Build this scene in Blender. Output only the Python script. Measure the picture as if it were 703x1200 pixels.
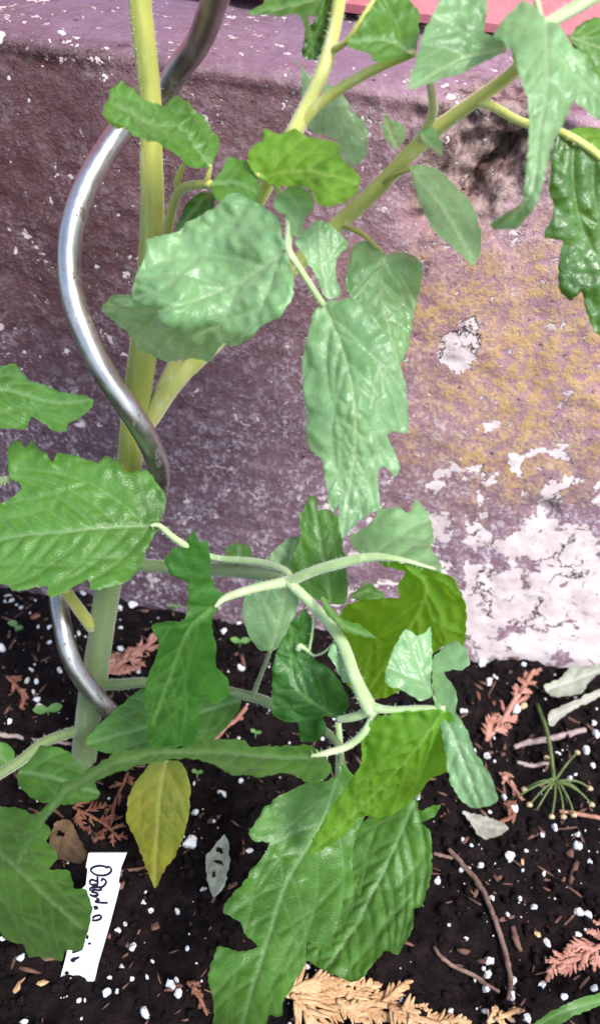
import bpy, bmesh, math, random
import numpy as np
from mathutils import Vector, Matrix, noise
from mathutils.geometry import delaunay_2d_cdt

for o in list(bpy.data.objects):
    bpy.data.objects.remove(o, do_unlink=True)
scene = bpy.context.scene
col = scene.collection
R = math.radians
rng = random.Random(7)

# ------------------------------------------------------------------ camera
PITCH, ROLL = R(36.0), R(8.0)
CAM = Vector((0.0, -0.320, 0.303))
FPX = 600.0 / math.tan(R(30.0))          # focal length in photo pixels
cam_d = bpy.data.cameras.new('camera')
cam = bpy.data.objects.new('camera', cam_d)
col.objects.link(cam)
scene.camera = cam
CR = (Matrix.Rotation(R(90) - PITCH, 4, 'X') @ Matrix.Rotation(ROLL, 4, 'Z'))
cam.matrix_world = Matrix.Translation(CAM) @ CR
cam_d.sensor_fit = 'VERTICAL'
cam_d.sensor_height = 24.0
cam_d.lens = 12.0 / math.tan(R(30.0))
cam_d.clip_start = 0.005
cam_d.clip_end = 60.0
cam_d.dof.use_dof = True
cam_d.dof.focus_distance = 0.27
cam_d.dof.aperture_fstop = 11.0

# ------------------------------------------------------------------ world, sun, exposure
SUN_EL, SUN_AZ = R(50), R(143)           # azimuth clockwise from +Y
world = bpy.data.worlds.new('World')
scene.world = world
world.use_nodes = True
wn = world.node_tree
wn.nodes.clear()
sky = wn.nodes.new('ShaderNodeTexSky')
sky.sky_type = 'NISHITA'
sky.sun_disc = False
sky.sun_elevation = SUN_EL
sky.sun_rotation = SUN_AZ
sky.air_density = 1.0
sky.dust_density = 1.2
sky.ozone_density = 1.0
bg = wn.nodes.new('ShaderNodeBackground')
bg.inputs['Strength'].default_value = 0.15
wo = wn.nodes.new('ShaderNodeOutputWorld')
wn.links.new(sky.outputs[0], bg.inputs['Color'])
wn.links.new(bg.outputs[0], wo.inputs['Surface'])
sun_d = bpy.data.lights.new('sun', 'SUN')
sun_d.energy = 2.1
sun_d.angle = R(18)
sun_d.color = (1.0, 0.97, 0.93)
sun = bpy.data.objects.new('sun', sun_d)
col.objects.link(sun)
sdir = Vector((math.sin(SUN_AZ) * math.cos(SUN_EL), math.cos(SUN_AZ) * math.cos(SUN_EL), math.sin(SUN_EL)))
sun.rotation_euler = sdir.to_track_quat('Z', 'Y').to_euler()
scene.view_settings.view_transform = 'Standard'
scene.view_settings.look = 'None'
scene.view_settings.exposure = 1.2
scene.view_settings.gamma = 1.0
scene.view_settings.use_curve_mapping = False

# ------------------------------------------------------------------ pixel helpers
CRn = np.array(CR.to_3x3())
CAMn = np.array(CAM)


def rays(uv):
    uv = np.asarray(uv, float).reshape(-1, 2)
    d = np.stack([(uv[:, 0] - 351.5) / FPX, -(uv[:, 1] - 600) / FPX, -np.ones(len(uv))], 1)
    return d @ CRn.T


def W(uv, ymm):
    """point where the view ray meets the plane y = ymm (mm in front of the wall face)"""
    d = rays(uv)
    t = (np.asarray(ymm, float) / 1000 - CAMn[1]) / d[:, 1]
    return CAMn + d * t[:, None]


def G(uv, zmm=0.0):
    """point where the view ray meets the height zmm above the bed"""
    d = rays(uv)
    t = (np.asarray(zmm, float) / 1000 - CAMn[2]) / d[:, 2]
    return CAMn + d * t[:, None]


def w1(u, v, y):
    return Vector(W([(u, v)], [y])[0])


def g1(u, v, z=0.0):
    return Vector(G([(u, v)], [z])[0])


# ------------------------------------------------------------------ object helpers
def tag(o, label=None, cat=None, group=None, kind=None):
    if label: o['label'] = label
    if cat: o['category'] = cat
    if group: o['group'] = group
    if kind: o['kind'] = kind
    return o


def link(name, me, mat=None, parent=None, smooth=True):
    o = bpy.data.objects.new(name, me)
    col.objects.link(o)
    if mat is not None and not me.materials:
        me.materials.append(mat)
    if parent is not None:
        o.parent = parent
        o.matrix_parent_inverse = Matrix.Translation(-parent.matrix_basis.translation) if parent.type == 'EMPTY' else Matrix.Identity(4)
    if smooth:
        me.polygons.foreach_set('use_smooth', [True] * len(me.polygons))
    return o


def mesh(name, V, F):
    me = bpy.data.meshes.new(name)
    me.from_pydata([tuple(v) for v in V], [], [tuple(f) for f in F])
    me.update()
    return me


def empty(name, loc):
    o = bpy.data.objects.new(name, None)
    o.location = loc
    o.empty_display_size = 0.01
    col.objects.link(o)
    return o


def crom(P, n):
    """centripetal-ish Catmull-Rom through points (any dimension)"""
    P = np.asarray(P, float)
    Q = np.vstack([2 * P[0] - P[1], P, 2 * P[-1] - P[-2]])
    out = []
    for i in range(1, len(Q) - 2):
        p0, p1, p2, p3 = Q[i - 1], Q[i], Q[i + 1], Q[i + 2]
        for k in range(n):
            t = k / n
            out.append(0.5 * ((2 * p1) + (-p0 + p2) * t + (2 * p0 - 5 * p1 + 4 * p2 - p3) * t * t + (-p0 + 3 * p1 - 3 * p2 + p3) * t ** 3))
    out.append(Q[-2])
    return np.array(out)


def tube_geo(path, rad, seg=12, ridges=0.0, nr=5, cap=True, wob=0.0, flat=1.0, flatn=None):
    """swept tube with parallel-transport frame -> V, F"""
    path = [Vector(p) for p in path]
    n = len(path)
    V, F = [], []
    t0 = (path[1] - path[0]).normalized()
    ref = Vector((0, 0, 1)) if abs(t0.z) < 0.9 else Vector((1, 0, 0))
    nx = t0.cross(ref).normalized()
    for i in range(n):
        t = (path[min(i + 1, n - 1)] - path[max(i - 1, 0)]).normalized()
        nx = (nx - t * nx.dot(t)).normalized()
        by = t.cross(nx)
        a, b = nx, by
        if flatn is not None:
            b = (flatn - t * flatn.dot(t)).normalized()
            a = b.cross(t)
        for k in range(seg):
            an = 2 * math.pi * k / seg
            r = rad[i] * (1 + ridges * math.cos(nr * an + 0.6 * math.sin(i * 0.1)))
            if wob:
                r *= 1 + wob * noise.noise(path[i] * 260 + Vector((math.cos(an), math.sin(an), 0)) * 1.2)
            V.append(path[i] + a * math.cos(an) * r + b * math.sin(an) * r * flat)
    for i in range(n - 1):
        for k in range(seg):
            k2 = (k + 1) % seg
            F.append((i * seg + k, i * seg + k2, (i + 1) * seg + k2, (i + 1) * seg + k))
    if cap:
        F.append(tuple(range(seg - 1, -1, -1)))
        F.append(tuple((n - 1) * seg + k for k in range(seg)))
    return V, F


# ------------------------------------------------------------------ node helpers
class NT:
    def __init__(self, name):
        self.m = bpy.data.materials.new(name)
        self.m.use_nodes = True
        self.t = self.m.node_tree
        self.t.nodes.clear()
        self.out = self.n('ShaderNodeOutputMaterial')
        self.co = self.n('ShaderNodeTexCoord').outputs['Object']

    def n(self, typ, **kw):
        nd = self.t.nodes.new(typ)
        for k, v in kw.items():
            setattr(nd, k, v)
        return nd

    def set(self, sock, v):
        if hasattr(v, 'is_output') or isinstance(v, bpy.types.NodeSocket):
            self.t.links.new(v, sock)
        else:
            sock.default_value = v

    def noise(self, scale, detail=4, rough=0.55, vec=None, dist=0.0, out=0):
        nd = self.n('ShaderNodeTexNoise')
        nd.inputs['Scale'].default_value = scale
        nd.inputs['Detail'].default_value = detail
        nd.inputs['Roughness'].default_value = rough
        nd.inputs['Distortion'].default_value = dist
        self.t.links.new(vec or self.co, nd.inputs['Vector'])
        return nd.outputs[out]

    def voro(self, scale, feature='F1', vec=None, out='Distance'):
        nd = self.n('ShaderNodeTexVoronoi', feature=feature)
        nd.inputs['Scale'].default_value = scale
        self.t.links.new(vec or self.co, nd.inputs['Vector'])
        return nd.outputs[out]

    def math(self, op, a, b=None, c=None, clamp=False):
        nd = self.n('ShaderNodeMath', operation=op, use_clamp=clamp)
        self.set(nd.inputs[0], a)
        if b is not None: self.set(nd.inputs[1], b)
        if c is not None: self.set(nd.inputs[2], c)
        return nd.outputs[0]

    def ramp(self, v, a, b, lo=0.0, hi=1.0):
        nd = self.n('ShaderNodeMapRange')
        nd.interpolation_type = 'SMOOTHSTEP'
        self.set(nd.inputs['Value'], v)
        nd.inputs['From Min'].default_value = a
        nd.inputs['From Max'].default_value = b
        nd.inputs['To Min'].default_value = lo
        nd.inputs['To Max'].default_value = hi
        return nd.outputs['Result']

    def mix(self, f, a, b):
        nd = self.n('ShaderNodeMix', data_type='RGBA')
        self.set(nd.inputs[0], f)
        for s, v in ((nd.inputs[6], a), (nd.inputs[7], b)):
            self.set(s, (*v, 1.0) if isinstance(v, tuple) and len(v) == 3 else v)
        return nd.outputs[2]

    def bump(self, h, strength=0.5, dist=0.001, normal=None):
        nd = self.n('ShaderNodeBump')
        nd.inputs['Strength'].default_value = strength
        nd.inputs['Distance'].default_value = dist
        self.t.links.new(h, nd.inputs['Height'])
        if normal is not None: self.t.links.new(normal, nd.inputs['Normal'])
        return nd.outputs[0]

    def principled(self, color, rough=0.6, spec=0.5, metal=0.0, normal=None, sheen=0.0):
        p = self.n('ShaderNodeBsdfPrincipled')
        self.set(p.inputs['Base Color'], (*color, 1.0) if isinstance(color, tuple) else color)
        self.set(p.inputs['Roughness'], rough)
        self.set(p.inputs['Specular IOR Level'], spec)
        self.set(p.inputs['Metallic'], metal)
        if sheen:
            p.inputs['Sheen Weight'].default_value = sheen
            p.inputs['Sheen Roughness'].default_value = 0.4
        if normal is not None: self.t.links.new(normal, p.inputs['Normal'])
        return p

    def done(self, sh):
        self.t.links.new(sh, self.out.inputs['Surface'])
        return self.m


def hexc(h):
    c = [int(h[i:i + 2], 16) / 255 for i in (0, 2, 4)]
    return tuple(((x + 0.055) / 1.055) ** 2.4 if x > 0.04045 else x / 12.92 for x in c)


def simple_mat(name, c1, c2, scale=120, rough=0.8, bump=0.4, bscale=700, spec=0.3, dist=0.0006):
    t = NT(name)
    f = t.ramp(t.noise(scale, 5, 0.6), 0.35, 0.65)
    b = t.bump(t.noise(bscale, 4, 0.6), bump, dist)
    return t.done(t.principled(t.mix(f, c1, c2), rough, spec, normal=b).outputs[0])


# ------------------------------------------------------------------ materials
def leaf_material(name, up, up2, under, vein, transl=0.35, rough=0.42, sheen=0.25, blotch=None, spec=0.5, hue=0.475):
    t = NT(name)
    at = t.n('ShaderNodeAttribute', attribute_name='vein')
    va = at.outputs['Fac']
    f = t.ramp(t.noise(48, 5, 0.65), 0.32, 0.68)
    c = t.mix(f, tuple(x * 0.82 for x in up), tuple(x * 1.10 for x in up2))
    fine = t.ramp(t.voro(900, 'DISTANCE_TO_EDGE'), 0.0, 0.25)
    c = t.mix(t.math('MULTIPLY', t.math('SUBTRACT', 1.0, fine), 0.10), c, vein)
    if blotch:
        bl = t.ramp(t.noise(38, 4, 0.65), 0.52, 0.66)
        c = t.mix(bl, c, blotch)
    c = t.mix(t.math('MULTIPLY', va, 0.75), c, vein)
    geo = t.n('ShaderNodeNewGeometry')
    un = t.mix(t.math('MULTIPLY', va, 0.6), under, vein)
    un = t.mix(t.math('MULTIPLY', f, 0.35), un, up2)
    cc = t.mix(geo.outputs['Backfacing'], c, un)
    h = t.math('ADD', t.noise(420, 3, 0.6), t.math('MULTIPLY', fine, 0.25))
    b = t.bump(h, 0.26, 0.0007)
    p = t.principled(cc, t.ramp(t.noise(160, 3), 0.3, 0.7, rough - 0.06, rough + 0.12), spec, normal=b, sheen=sheen)
    tr = t.n('ShaderNodeBsdfTranslucent')
    hs = t.n('ShaderNodeHueSaturation')
    hs.inputs['Hue'].default_value = hue
    hs.inputs['Saturation'].default_value = 1.25
    hs.inputs['Value'].default_value = 2.2
    t.t.links.new(cc, hs.inputs['Color'])
    t.t.links.new(hs.outputs[0], tr.inputs['Color'])
    t.t.links.new(b, tr.inputs['Normal'])
    mx = t.n('ShaderNodeMixShader')
    mx.inputs[0].default_value = transl
    t.t.links.new(p.outputs[0], mx.inputs[1])
    t.t.links.new(tr.outputs[0], mx.inputs[2])
    return t.done(mx.outputs[0])


VEIN = (0.20, 0.34, 0.13)
M = {}
M['mid'] = leaf_material('leaf_green', (0.052, 0.165, 0.015), (0.080, 0.215, 0.028), (0.10, 0.20, 0.05), VEIN, rough=0.40, sheen=0.06)
M['pale'] = leaf_material('leaf_green_sky_sheen', (0.150, 0.320, 0.120), (0.215, 0.390, 0.175), (0.15, 0.27, 0.10), (0.32, 0.46, 0.24), rough=0.34, sheen=0.35, spec=0.65)  # lit copy: whitish sky sheen of up-facing leaflets put into the base colour
M['deep'] = leaf_material('leaf_green_shaded', (0.020, 0.100, 0.010), (0.034, 0.135, 0.016), (0.045, 0.125, 0.02), (0.13, 0.26, 0.07), sheen=0.0, transl=0.25)  # shaded copy: shade on the hanging leaflets put into a darker green
M['lime'] = leaf_material('leaf_yellow_green', (0.105, 0.265, 0.020), (0.160, 0.330, 0.034), (0.120, 0.285, 0.022), (0.30, 0.48, 0.11), transl=0.42, sheen=0.0, hue=0.492)
M['yellow'] = leaf_material('leaf_yellowing', (0.13, 0.20, 0.022), (0.27, 0.28, 0.028), (0.22, 0.24, 0.05), (0.36, 0.36, 0.09), blotch=(0.27, 0.17, 0.040), transl=0.35, sheen=0.0)
M['glossy'] = leaf_material('leaf_glossy_green', (0.045, 0.140, 0.018), (0.080, 0.200, 0.035), (0.10, 0.19, 0.07), VEIN, rough=0.30, sheen=0.0, spec=0.7)
M['deadpale'] = leaf_material('dead_leaf_pale', (0.34, 0.38, 0.28), (0.44, 0.46, 0.36), (0.4, 0.42, 0.33), (0.5, 0.5, 0.42), transl=0.2, rough=0.6, sheen=0.0, spec=0.3, blotch=(0.26, 0.20, 0.11))
M['deadgrey'] = leaf_material('dead_leaf_grey', (0.26, 0.26, 0.20), (0.36, 0.35, 0.29), (0.3, 0.3, 0.25), (0.42, 0.40, 0.34), transl=0.15, rough=0.65, sheen=0.0, spec=0.3, blotch=(0.20, 0.14, 0.085))
M['deadbrown'] = leaf_material('dead_leaf_brown', (0.060, 0.032, 0.016), (0.13, 0.075, 0.035), (0.09, 0.05, 0.03), (0.15, 0.09, 0.05), transl=0.1, rough=0.7, sheen=0.0, spec=0.3)


def stem_material(name, c1, c2, c3):
    t = NT(name)
    mp = t.n('ShaderNodeMapping')
    mp.inputs['Scale'].default_value = (1.0, 1.0, 0.22)
    t.t.links.new(t.co, mp.inputs['Vector'])
    st = t.n('ShaderNodeAttribute', attribute_name='stripe').outputs['Fac']
    f = t.math('MULTIPLY', t.ramp(t.noise(160, 4, 0.6, vec=mp.outputs[0]), 0.3, 0.7), 0.5)
    c = t.mix(t.math('ADD', f, t.math('MULTIPLY', st, 0.6), clamp=True), c1, c2)
    f2 = t.ramp(t.noise(420, 3, 0.6, vec=mp.outputs[0]), 0.56, 0.72, 0, 0.6)
    c = t.mix(f2, c, c3)
    b = t.bump(t.noise(1100, 4, 0.65, vec=mp.outputs[0]), 0.35, 0.0005)
    p = t.principled(c, 0.5, 0.4, normal=b, sheen=0.5)
    p.inputs['Subsurface Weight'].default_value = 0.25
    p.inputs['Subsurface Radius'].default_value = (0.004, 0.005, 0.0015)
    p.inputs['Subsurface Scale'].default_value = 0.5
    return t.done(p.outputs[0])


M['stem'] = stem_material('stem_yellow_green', (0.26, 0.29, 0.050), (0.45, 0.43, 0.095), (0.48, 0.47, 0.20))
M['stem_low'] = stem_material('stem_green', (0.14, 0.20, 0.075), (0.19, 0.25, 0.105), (0.26, 0.30, 0.17))
M['shoot'] = stem_material('shoot_striped', (0.42, 0.43, 0.075), (0.66, 0.63, 0.23), (0.72, 0.70, 0.45))
M['rachis'] = stem_material('rachis_pale', (0.27, 0.40, 0.14), (0.46, 0.55, 0.30), (0.56, 0.62, 0.42))


def soil_material():
    t = NT('soil_dark')
    f = t.ramp(t.noise(140, 6, 0.65), 0.35, 0.7)
    c = t.mix(f, (0.0045, 0.0030, 0.0036), (0.0185, 0.0105, 0.0105))
    f2 = t.ramp(t.noise(520, 4, 0.7), 0.62, 0.72)
    c = t.mix(f2, c, (0.060, 0.032, 0.022))
    b = t.bump(t.noise(600, 6, 0.7), 0.9, 0.0022)
    return t.done(t.principled(c, 0.80, 0.12, normal=b).outputs[0])


M['soil'] = soil_material()
def perlite_material():
    t = NT('perlite_white')
    ps = t.n('ShaderNodeNewGeometry').outputs['Position']
    d = t.ramp(t.noise(520, 4, 0.7, vec=ps), 0.50, 0.66)
    c = t.mix(t.math('MULTIPLY', d, 0.75), (0.84, 0.83, 0.84), (0.24, 0.19, 0.17))
    return t.done(t.principled(c, 0.85, 0.3, normal=t.bump(t.noise(1500, 4, 0.7, vec=ps), 0.8, 0.0008)).outputs[0])


M['perlite'] = perlite_material()
M['bark'] = simple_mat('bark_chip_brown', (0.085, 0.042, 0.030), (0.19, 0.095, 0.068), 200, 0.8, 0.6, 900)
M['twig'] = simple_mat('twig_brown', (0.13, 0.075, 0.055), (0.24, 0.15, 0.12), 260, 0.75, 0.7, 1200)
M['twig_pale'] = simple_mat('twig_grey', (0.26, 0.19, 0.18), (0.40, 0.31, 0.29), 260, 0.75, 0.7, 1200)
M['cedar_tan'] = simple_mat('cedar_tan', (0.44, 0.25, 0.12), (0.62, 0.40, 0.22), 220, 0.7, 0.6, 1500)
M['cedar_pink'] = simple_mat('cedar_pinkish_brown', (0.34, 0.145, 0.10), (0.50, 0.25, 0.19), 220, 0.7, 0.6, 1500)
M['cedar_brown'] = simple_mat('cedar_red_brown', (0.17, 0.060, 0.038), (0.28, 0.115, 0.075), 220, 0.7, 0.6, 1500)
M['dry_green'] = simple_mat('dry_stalk_green', (0.075, 0.12, 0.035), (0.14, 0.18, 0.06), 260, 0.6, 0.3, 900)
M['seed'] = simple_mat('seed_tan', (0.40, 0.29, 0.14), (0.55, 0.43, 0.26), 500, 0.7, 0.4, 1500)
M['seedling'] = simple_mat('seedling_green', (0.10, 0.22, 0.06), (0.15, 0.29, 0.09), 300, 0.5, 0.3, 900)
def tag_material():
    t = NT('plastic_white')
    d = t.math('MULTIPLY', t.ramp(t.noise(240, 5, 0.7), 0.60, 0.72), 0.6)
    sm = t.math('MULTIPLY', t.ramp(t.noise(90, 4, 0.6), 0.5, 0.75), 0.22)
    c = t.mix(t.math('MAXIMUM', d, sm), (0.82, 0.82, 0.84), (0.20, 0.15, 0.13))
    return t.done(t.principled(c, 0.42, 0.5).outputs[0])


M['tag'] = tag_material()
M['ink'] = simple_mat('marker_ink', (0.008, 0.006, 0.020), (0.014, 0.010, 0.030), 300, 0.5, 0.1, 500)


def metal_material():
    t = NT('galvanised_steel')
    f = t.noise(90, 5, 0.65)
    c = t.mix(t.ramp(f, 0.3, 0.7), (0.36, 0.33, 0.31), (0.52, 0.50, 0.49))
    mp = t.n('ShaderNodeMapping')
    mp.inputs['Scale'].default_value = (1, 1, 0.35)
    t.t.links.new(t.co, mp.inputs['Vector'])
    d = t.ramp(t.noise(260, 5, 0.7, vec=mp.outputs[0]), 0.55, 0.66)
    c = t.mix(d, c, (0.14, 0.105, 0.080))
    r = t.math('ADD', t.ramp(f, 0.25, 0.75, 0.30, 0.46), t.math('MULTIPLY', d, 0.3))
    b = t.bump(t.noise(500, 4, 0.6), 0.18, 0.0004)
    p = t.principled(c, r, 0.5, metal=t.math('SUBTRACT', 1.0, t.math('MULTIPLY', d, 0.8)), normal=b)
    return t.done(p.outputs[0])


M['metal'] = metal_material()


def wall_pt(u, v):
    p = W([(u, v)], [0.0])[0]
    return p[0], p[2]


def wall_material():
    t = NT('old_painted_concrete')
    sep = t.n('ShaderNodeSeparateXYZ')
    t.t.links.new(t.co, sep.inputs[0])
    X, Z = sep.outputs[0], sep.outputs[2]

    def blob(u, v, rx, rz):
        x, z = wall_pt(u, v)
        dx = t.math('DIVIDE', t.math('SUBTRACT', X, x), rx)
        dz = t.math('DIVIDE', t.math('SUBTRACT', Z, z), rz)
        return t.math('SQRT', t.math('ADD', t.math('MULTIPLY', dx, dx), t.math('MULTIPLY', dz, dz)))
    big = t.noise(9, 4, 0.6)
    mid = t.noise(42, 5, 0.65)
    fine = t.noise(190, 5, 0.7)
    grain = t.noise(520, 4, 0.7)
    # paint: oxblood on the left, faded purple towards the right
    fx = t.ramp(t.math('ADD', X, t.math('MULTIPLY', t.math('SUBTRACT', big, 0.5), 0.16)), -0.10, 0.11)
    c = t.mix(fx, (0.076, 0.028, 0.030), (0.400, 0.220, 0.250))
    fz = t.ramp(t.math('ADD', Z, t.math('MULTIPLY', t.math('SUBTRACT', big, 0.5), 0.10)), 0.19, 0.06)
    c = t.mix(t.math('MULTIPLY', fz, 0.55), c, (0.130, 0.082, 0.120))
    # chalky bloom on the grain of the paint
    bloom = t.ramp(t.math('ADD', t.math('MULTIPLY', fine, 0.45), t.math('MULTIPLY', grain, 0.55)), 0.49, 0.58)
    bloom = t.math('MULTIPLY', bloom, t.ramp(mid, 0.36, 0.60, 0.12, 0.85))
    bloom = t.math('MULTIPLY', bloom, t.math('ADD', 0.16, t.math('MULTIPLY', t.math('ADD', fx, fz), 0.5), clamp=True))
    c = t.mix(bloom, c, (0.54, 0.45, 0.51))
    ledge_sky = t.ramp(Z, WALL_H - 0.003, WALL_H + 0.003)  # sky reflection painted in: ledge top tinted purple from the edge up
    c = t.mix(t.math('MULTIPLY', ledge_sky, t.ramp(mid, 0.3, 0.65, 0.85, 0.5)), c, (0.205, 0.140, 0.205))
    # dark pits
    pit = t.ramp(t.math('ADD', t.math('MULTIPLY', fine, 0.5), t.math('MULTIPLY', t.noise(330, 3, 0.6), 0.5)), 0.40, 0.33)
    c = t.mix(t.math('MULTIPLY', pit, 0.7), c, (0.035, 0.020, 0.020))
    # ochre lichen
    och = t.math('ADD', blob(645, 430, 0.075, 0.085), t.math('MULTIPLY', t.math('SUBTRACT', mid, 0.5), 2.4))
    och = t.math('MULTIPLY', t.ramp(och, 1.15, 0.25), t.ramp(t.math('ADD', t.math('MULTIPLY', fine, 0.6), t.math('MULTIPLY', grain, 0.4)), 0.44, 0.56))
    c = t.mix(t.math('MULTIPLY', och, 0.8), c, (0.50, 0.31, 0.095))
    mossn = t.ramp(t.noise(60, 5, 0.7, dist=0.6), 0.60, 0.70)
    c = t.mix(t.math('MULTIPLY', t.math('MULTIPLY', mossn, t.ramp(grain, 0.42, 0.6)), t.ramp(X, 0.02, -0.05, 0.1, 0.55)), c, (0.12, 0.115, 0.045))
    sp = t.ramp(t.math('ADD', blob(572, 178, 0.030, 0.026), t.math('MULTIPLY', t.math('SUBTRACT', mid, 0.5), 2.2)), 1.0, 0.7)
    raw = t.mix(t.ramp(fine, 0.40, 0.60), (0.075, 0.042, 0.035), (0.33, 0.23, 0.20))
    c = t.mix(t.math('MULTIPLY', sp, t.ramp(grain, 0.3, 0.6, 0.5, 1.0)), c, raw)
    # small paint losses showing white lime
    fleck = t.math('ADD', t.math('MULTIPLY', t.noise(85, 5, 0.75, dist=0.3), 0.7), t.math('MULTIPLY', mid, 0.3))
    fleck = t.ramp(fleck, 0.605, 0.630)
    spk = t.ramp(t.math('ADD', t.math('MULTIPLY', t.noise(230, 3, 0.6), 0.75), t.math('MULTIPLY', mid, 0.25)), 0.605, 0.630)
    # big loss at the foot on the right, a patch by the pit, and along the ledge edge
    pn = t.math('ADD', t.math('MULTIPLY', t.math('SUBTRACT', t.noise(62, 5, 0.62, dist=0.25), 0.5), 5.6), t.math('MULTIPLY', t.math('SUBTRACT', t.noise(210, 3, 0.5), 0.5), 1.3))
    b1 = t.math('ADD', blob(695, 725, 0.084, 0.064), pn)
    patch = t.ramp(b1, 1.0, 0.95)
    b2 = t.math('ADD', blob(537, 408, 0.0075, 0.0115), t.math('MULTIPLY', pn, 0.55))
    patch = t.math('MAXIMUM', patch, t.ramp(b2, 1.0, 0.85))
    edge_z = WALL_H
    ez = t.math('ABSOLUTE', t.math('SUBTRACT', Z, edge_z))
    b3 = t.math('ADD', t.math('ADD', t.math('DIVIDE', ez, 0.0045), t.math('MULTIPLY', pn, 0.7)), t.math('MULTIPLY', t.math('SUBTRACT', big, 0.40), 5.0))
    patch = t.math('MAXIMUM', patch, t.math('MULTIPLY', t.ramp(b3, 0.35, 0.2), 0.9))
    white = t.math('MAXIMUM', patch, t.math('MAXIMUM', fleck, t.math('MULTIPLY', spk, 0.8)))
    lime = t.mix(t.ramp(mid, 0.35, 0.7), (0.72, 0.61, 0.60), (0.58, 0.46, 0.46))
    lime = t.mix(t.math('MULTIPLY', t.ramp(t.math('ADD', t.math('MULTIPLY', fine, 0.5), t.math('MULTIPLY', grain, 0.5)), 0.45, 0.36), 0.8), lime, (0.34, 0.25, 0.27))
    wv = t.n('ShaderNodeVectorMath', operation='MULTIPLY_ADD')
    t.t.links.new(t.noise(55, 5, 0.7, out=1), wv.inputs[0]); wv.inputs[1].default_value = (0.03, 0.03, 0.03); t.t.links.new(t.co, wv.inputs[2])
    crack = t.voro(48, 'DISTANCE_TO_EDGE', vec=wv.outputs[0])
    c = t.mix(white, c, lime)
    ck = t.math('MULTIPLY', t.ramp(crack, 0.030, 0.008), t.ramp(t.noise(38, 3), 0.49, 0.55))
    ck = t.math('MULTIPLY', ck, patch)
    c = t.mix(ck, c, (0.05, 0.03, 0.03))
    h = t.math('MULTIPLY', t.math('ADD', t.math('MULTIPLY', fine, 0.7), t.math('MULTIPLY', grain, 0.45)), t.math('SUBTRACT', 1.0, t.math('MULTIPLY', white, 0.6)))
    h = t.math('SUBTRACT', h, t.math('MULTIPLY', white, 0.45))
    h = t.math('SUBTRACT', h, t.math('MULTIPLY', pit, 0.4))
    h = t.math('SUBTRACT', h, t.math('MULTIPLY', ck, 0.8))
    b = t.bump(h, 0.9, 0.0017)
    p = t.principled(c, t.ramp(fine, 0.3, 0.7, 0.40, 0.70), 0.5, normal=b)
    return t.done(p.outputs[0])


WALL_H = 0.246
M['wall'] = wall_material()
M['board'] = simple_mat('red_painted_board', (0.48, 0.14, 0.16), (0.56, 0.20, 0.22), 60, 0.6, 0.4, 260)

# ------------------------------------------------------------------ foundation wall with sloped ledge
cavx, cavz = wall_pt(575, 185)
chipx, chipz = wall_pt(537, 410)
pkx, pkz = wall_pt(640, 600)


def fbm(x, y, z=0.0, o=4):
    return noise.fractal(Vector((x, y, z)), 0.9, 2.1, o)


def wall_profile():
    # (offset in y, z, roughness weight) from below the soil up the face, over the lip, back along the sloped ledge
    prof = []
    z = -0.04
    while z < WALL_H - 0.006:
        prof.append((0.0, z))
        z += 0.0016
    prof += [(-0.0005, WALL_H - 0.005), (-0.0012, WALL_H - 0.003), (-0.0010, WALL_H - 0.0012), (0.0008, WALL_H), (0.003, WALL_H + 0.0012)]
    y = 0.006
    while y < 0.085:
        prof.append((y, WALL_H + 0.0012 + (y - 0.003) * 0.2))
        y += 0.0030
    return prof


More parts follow.
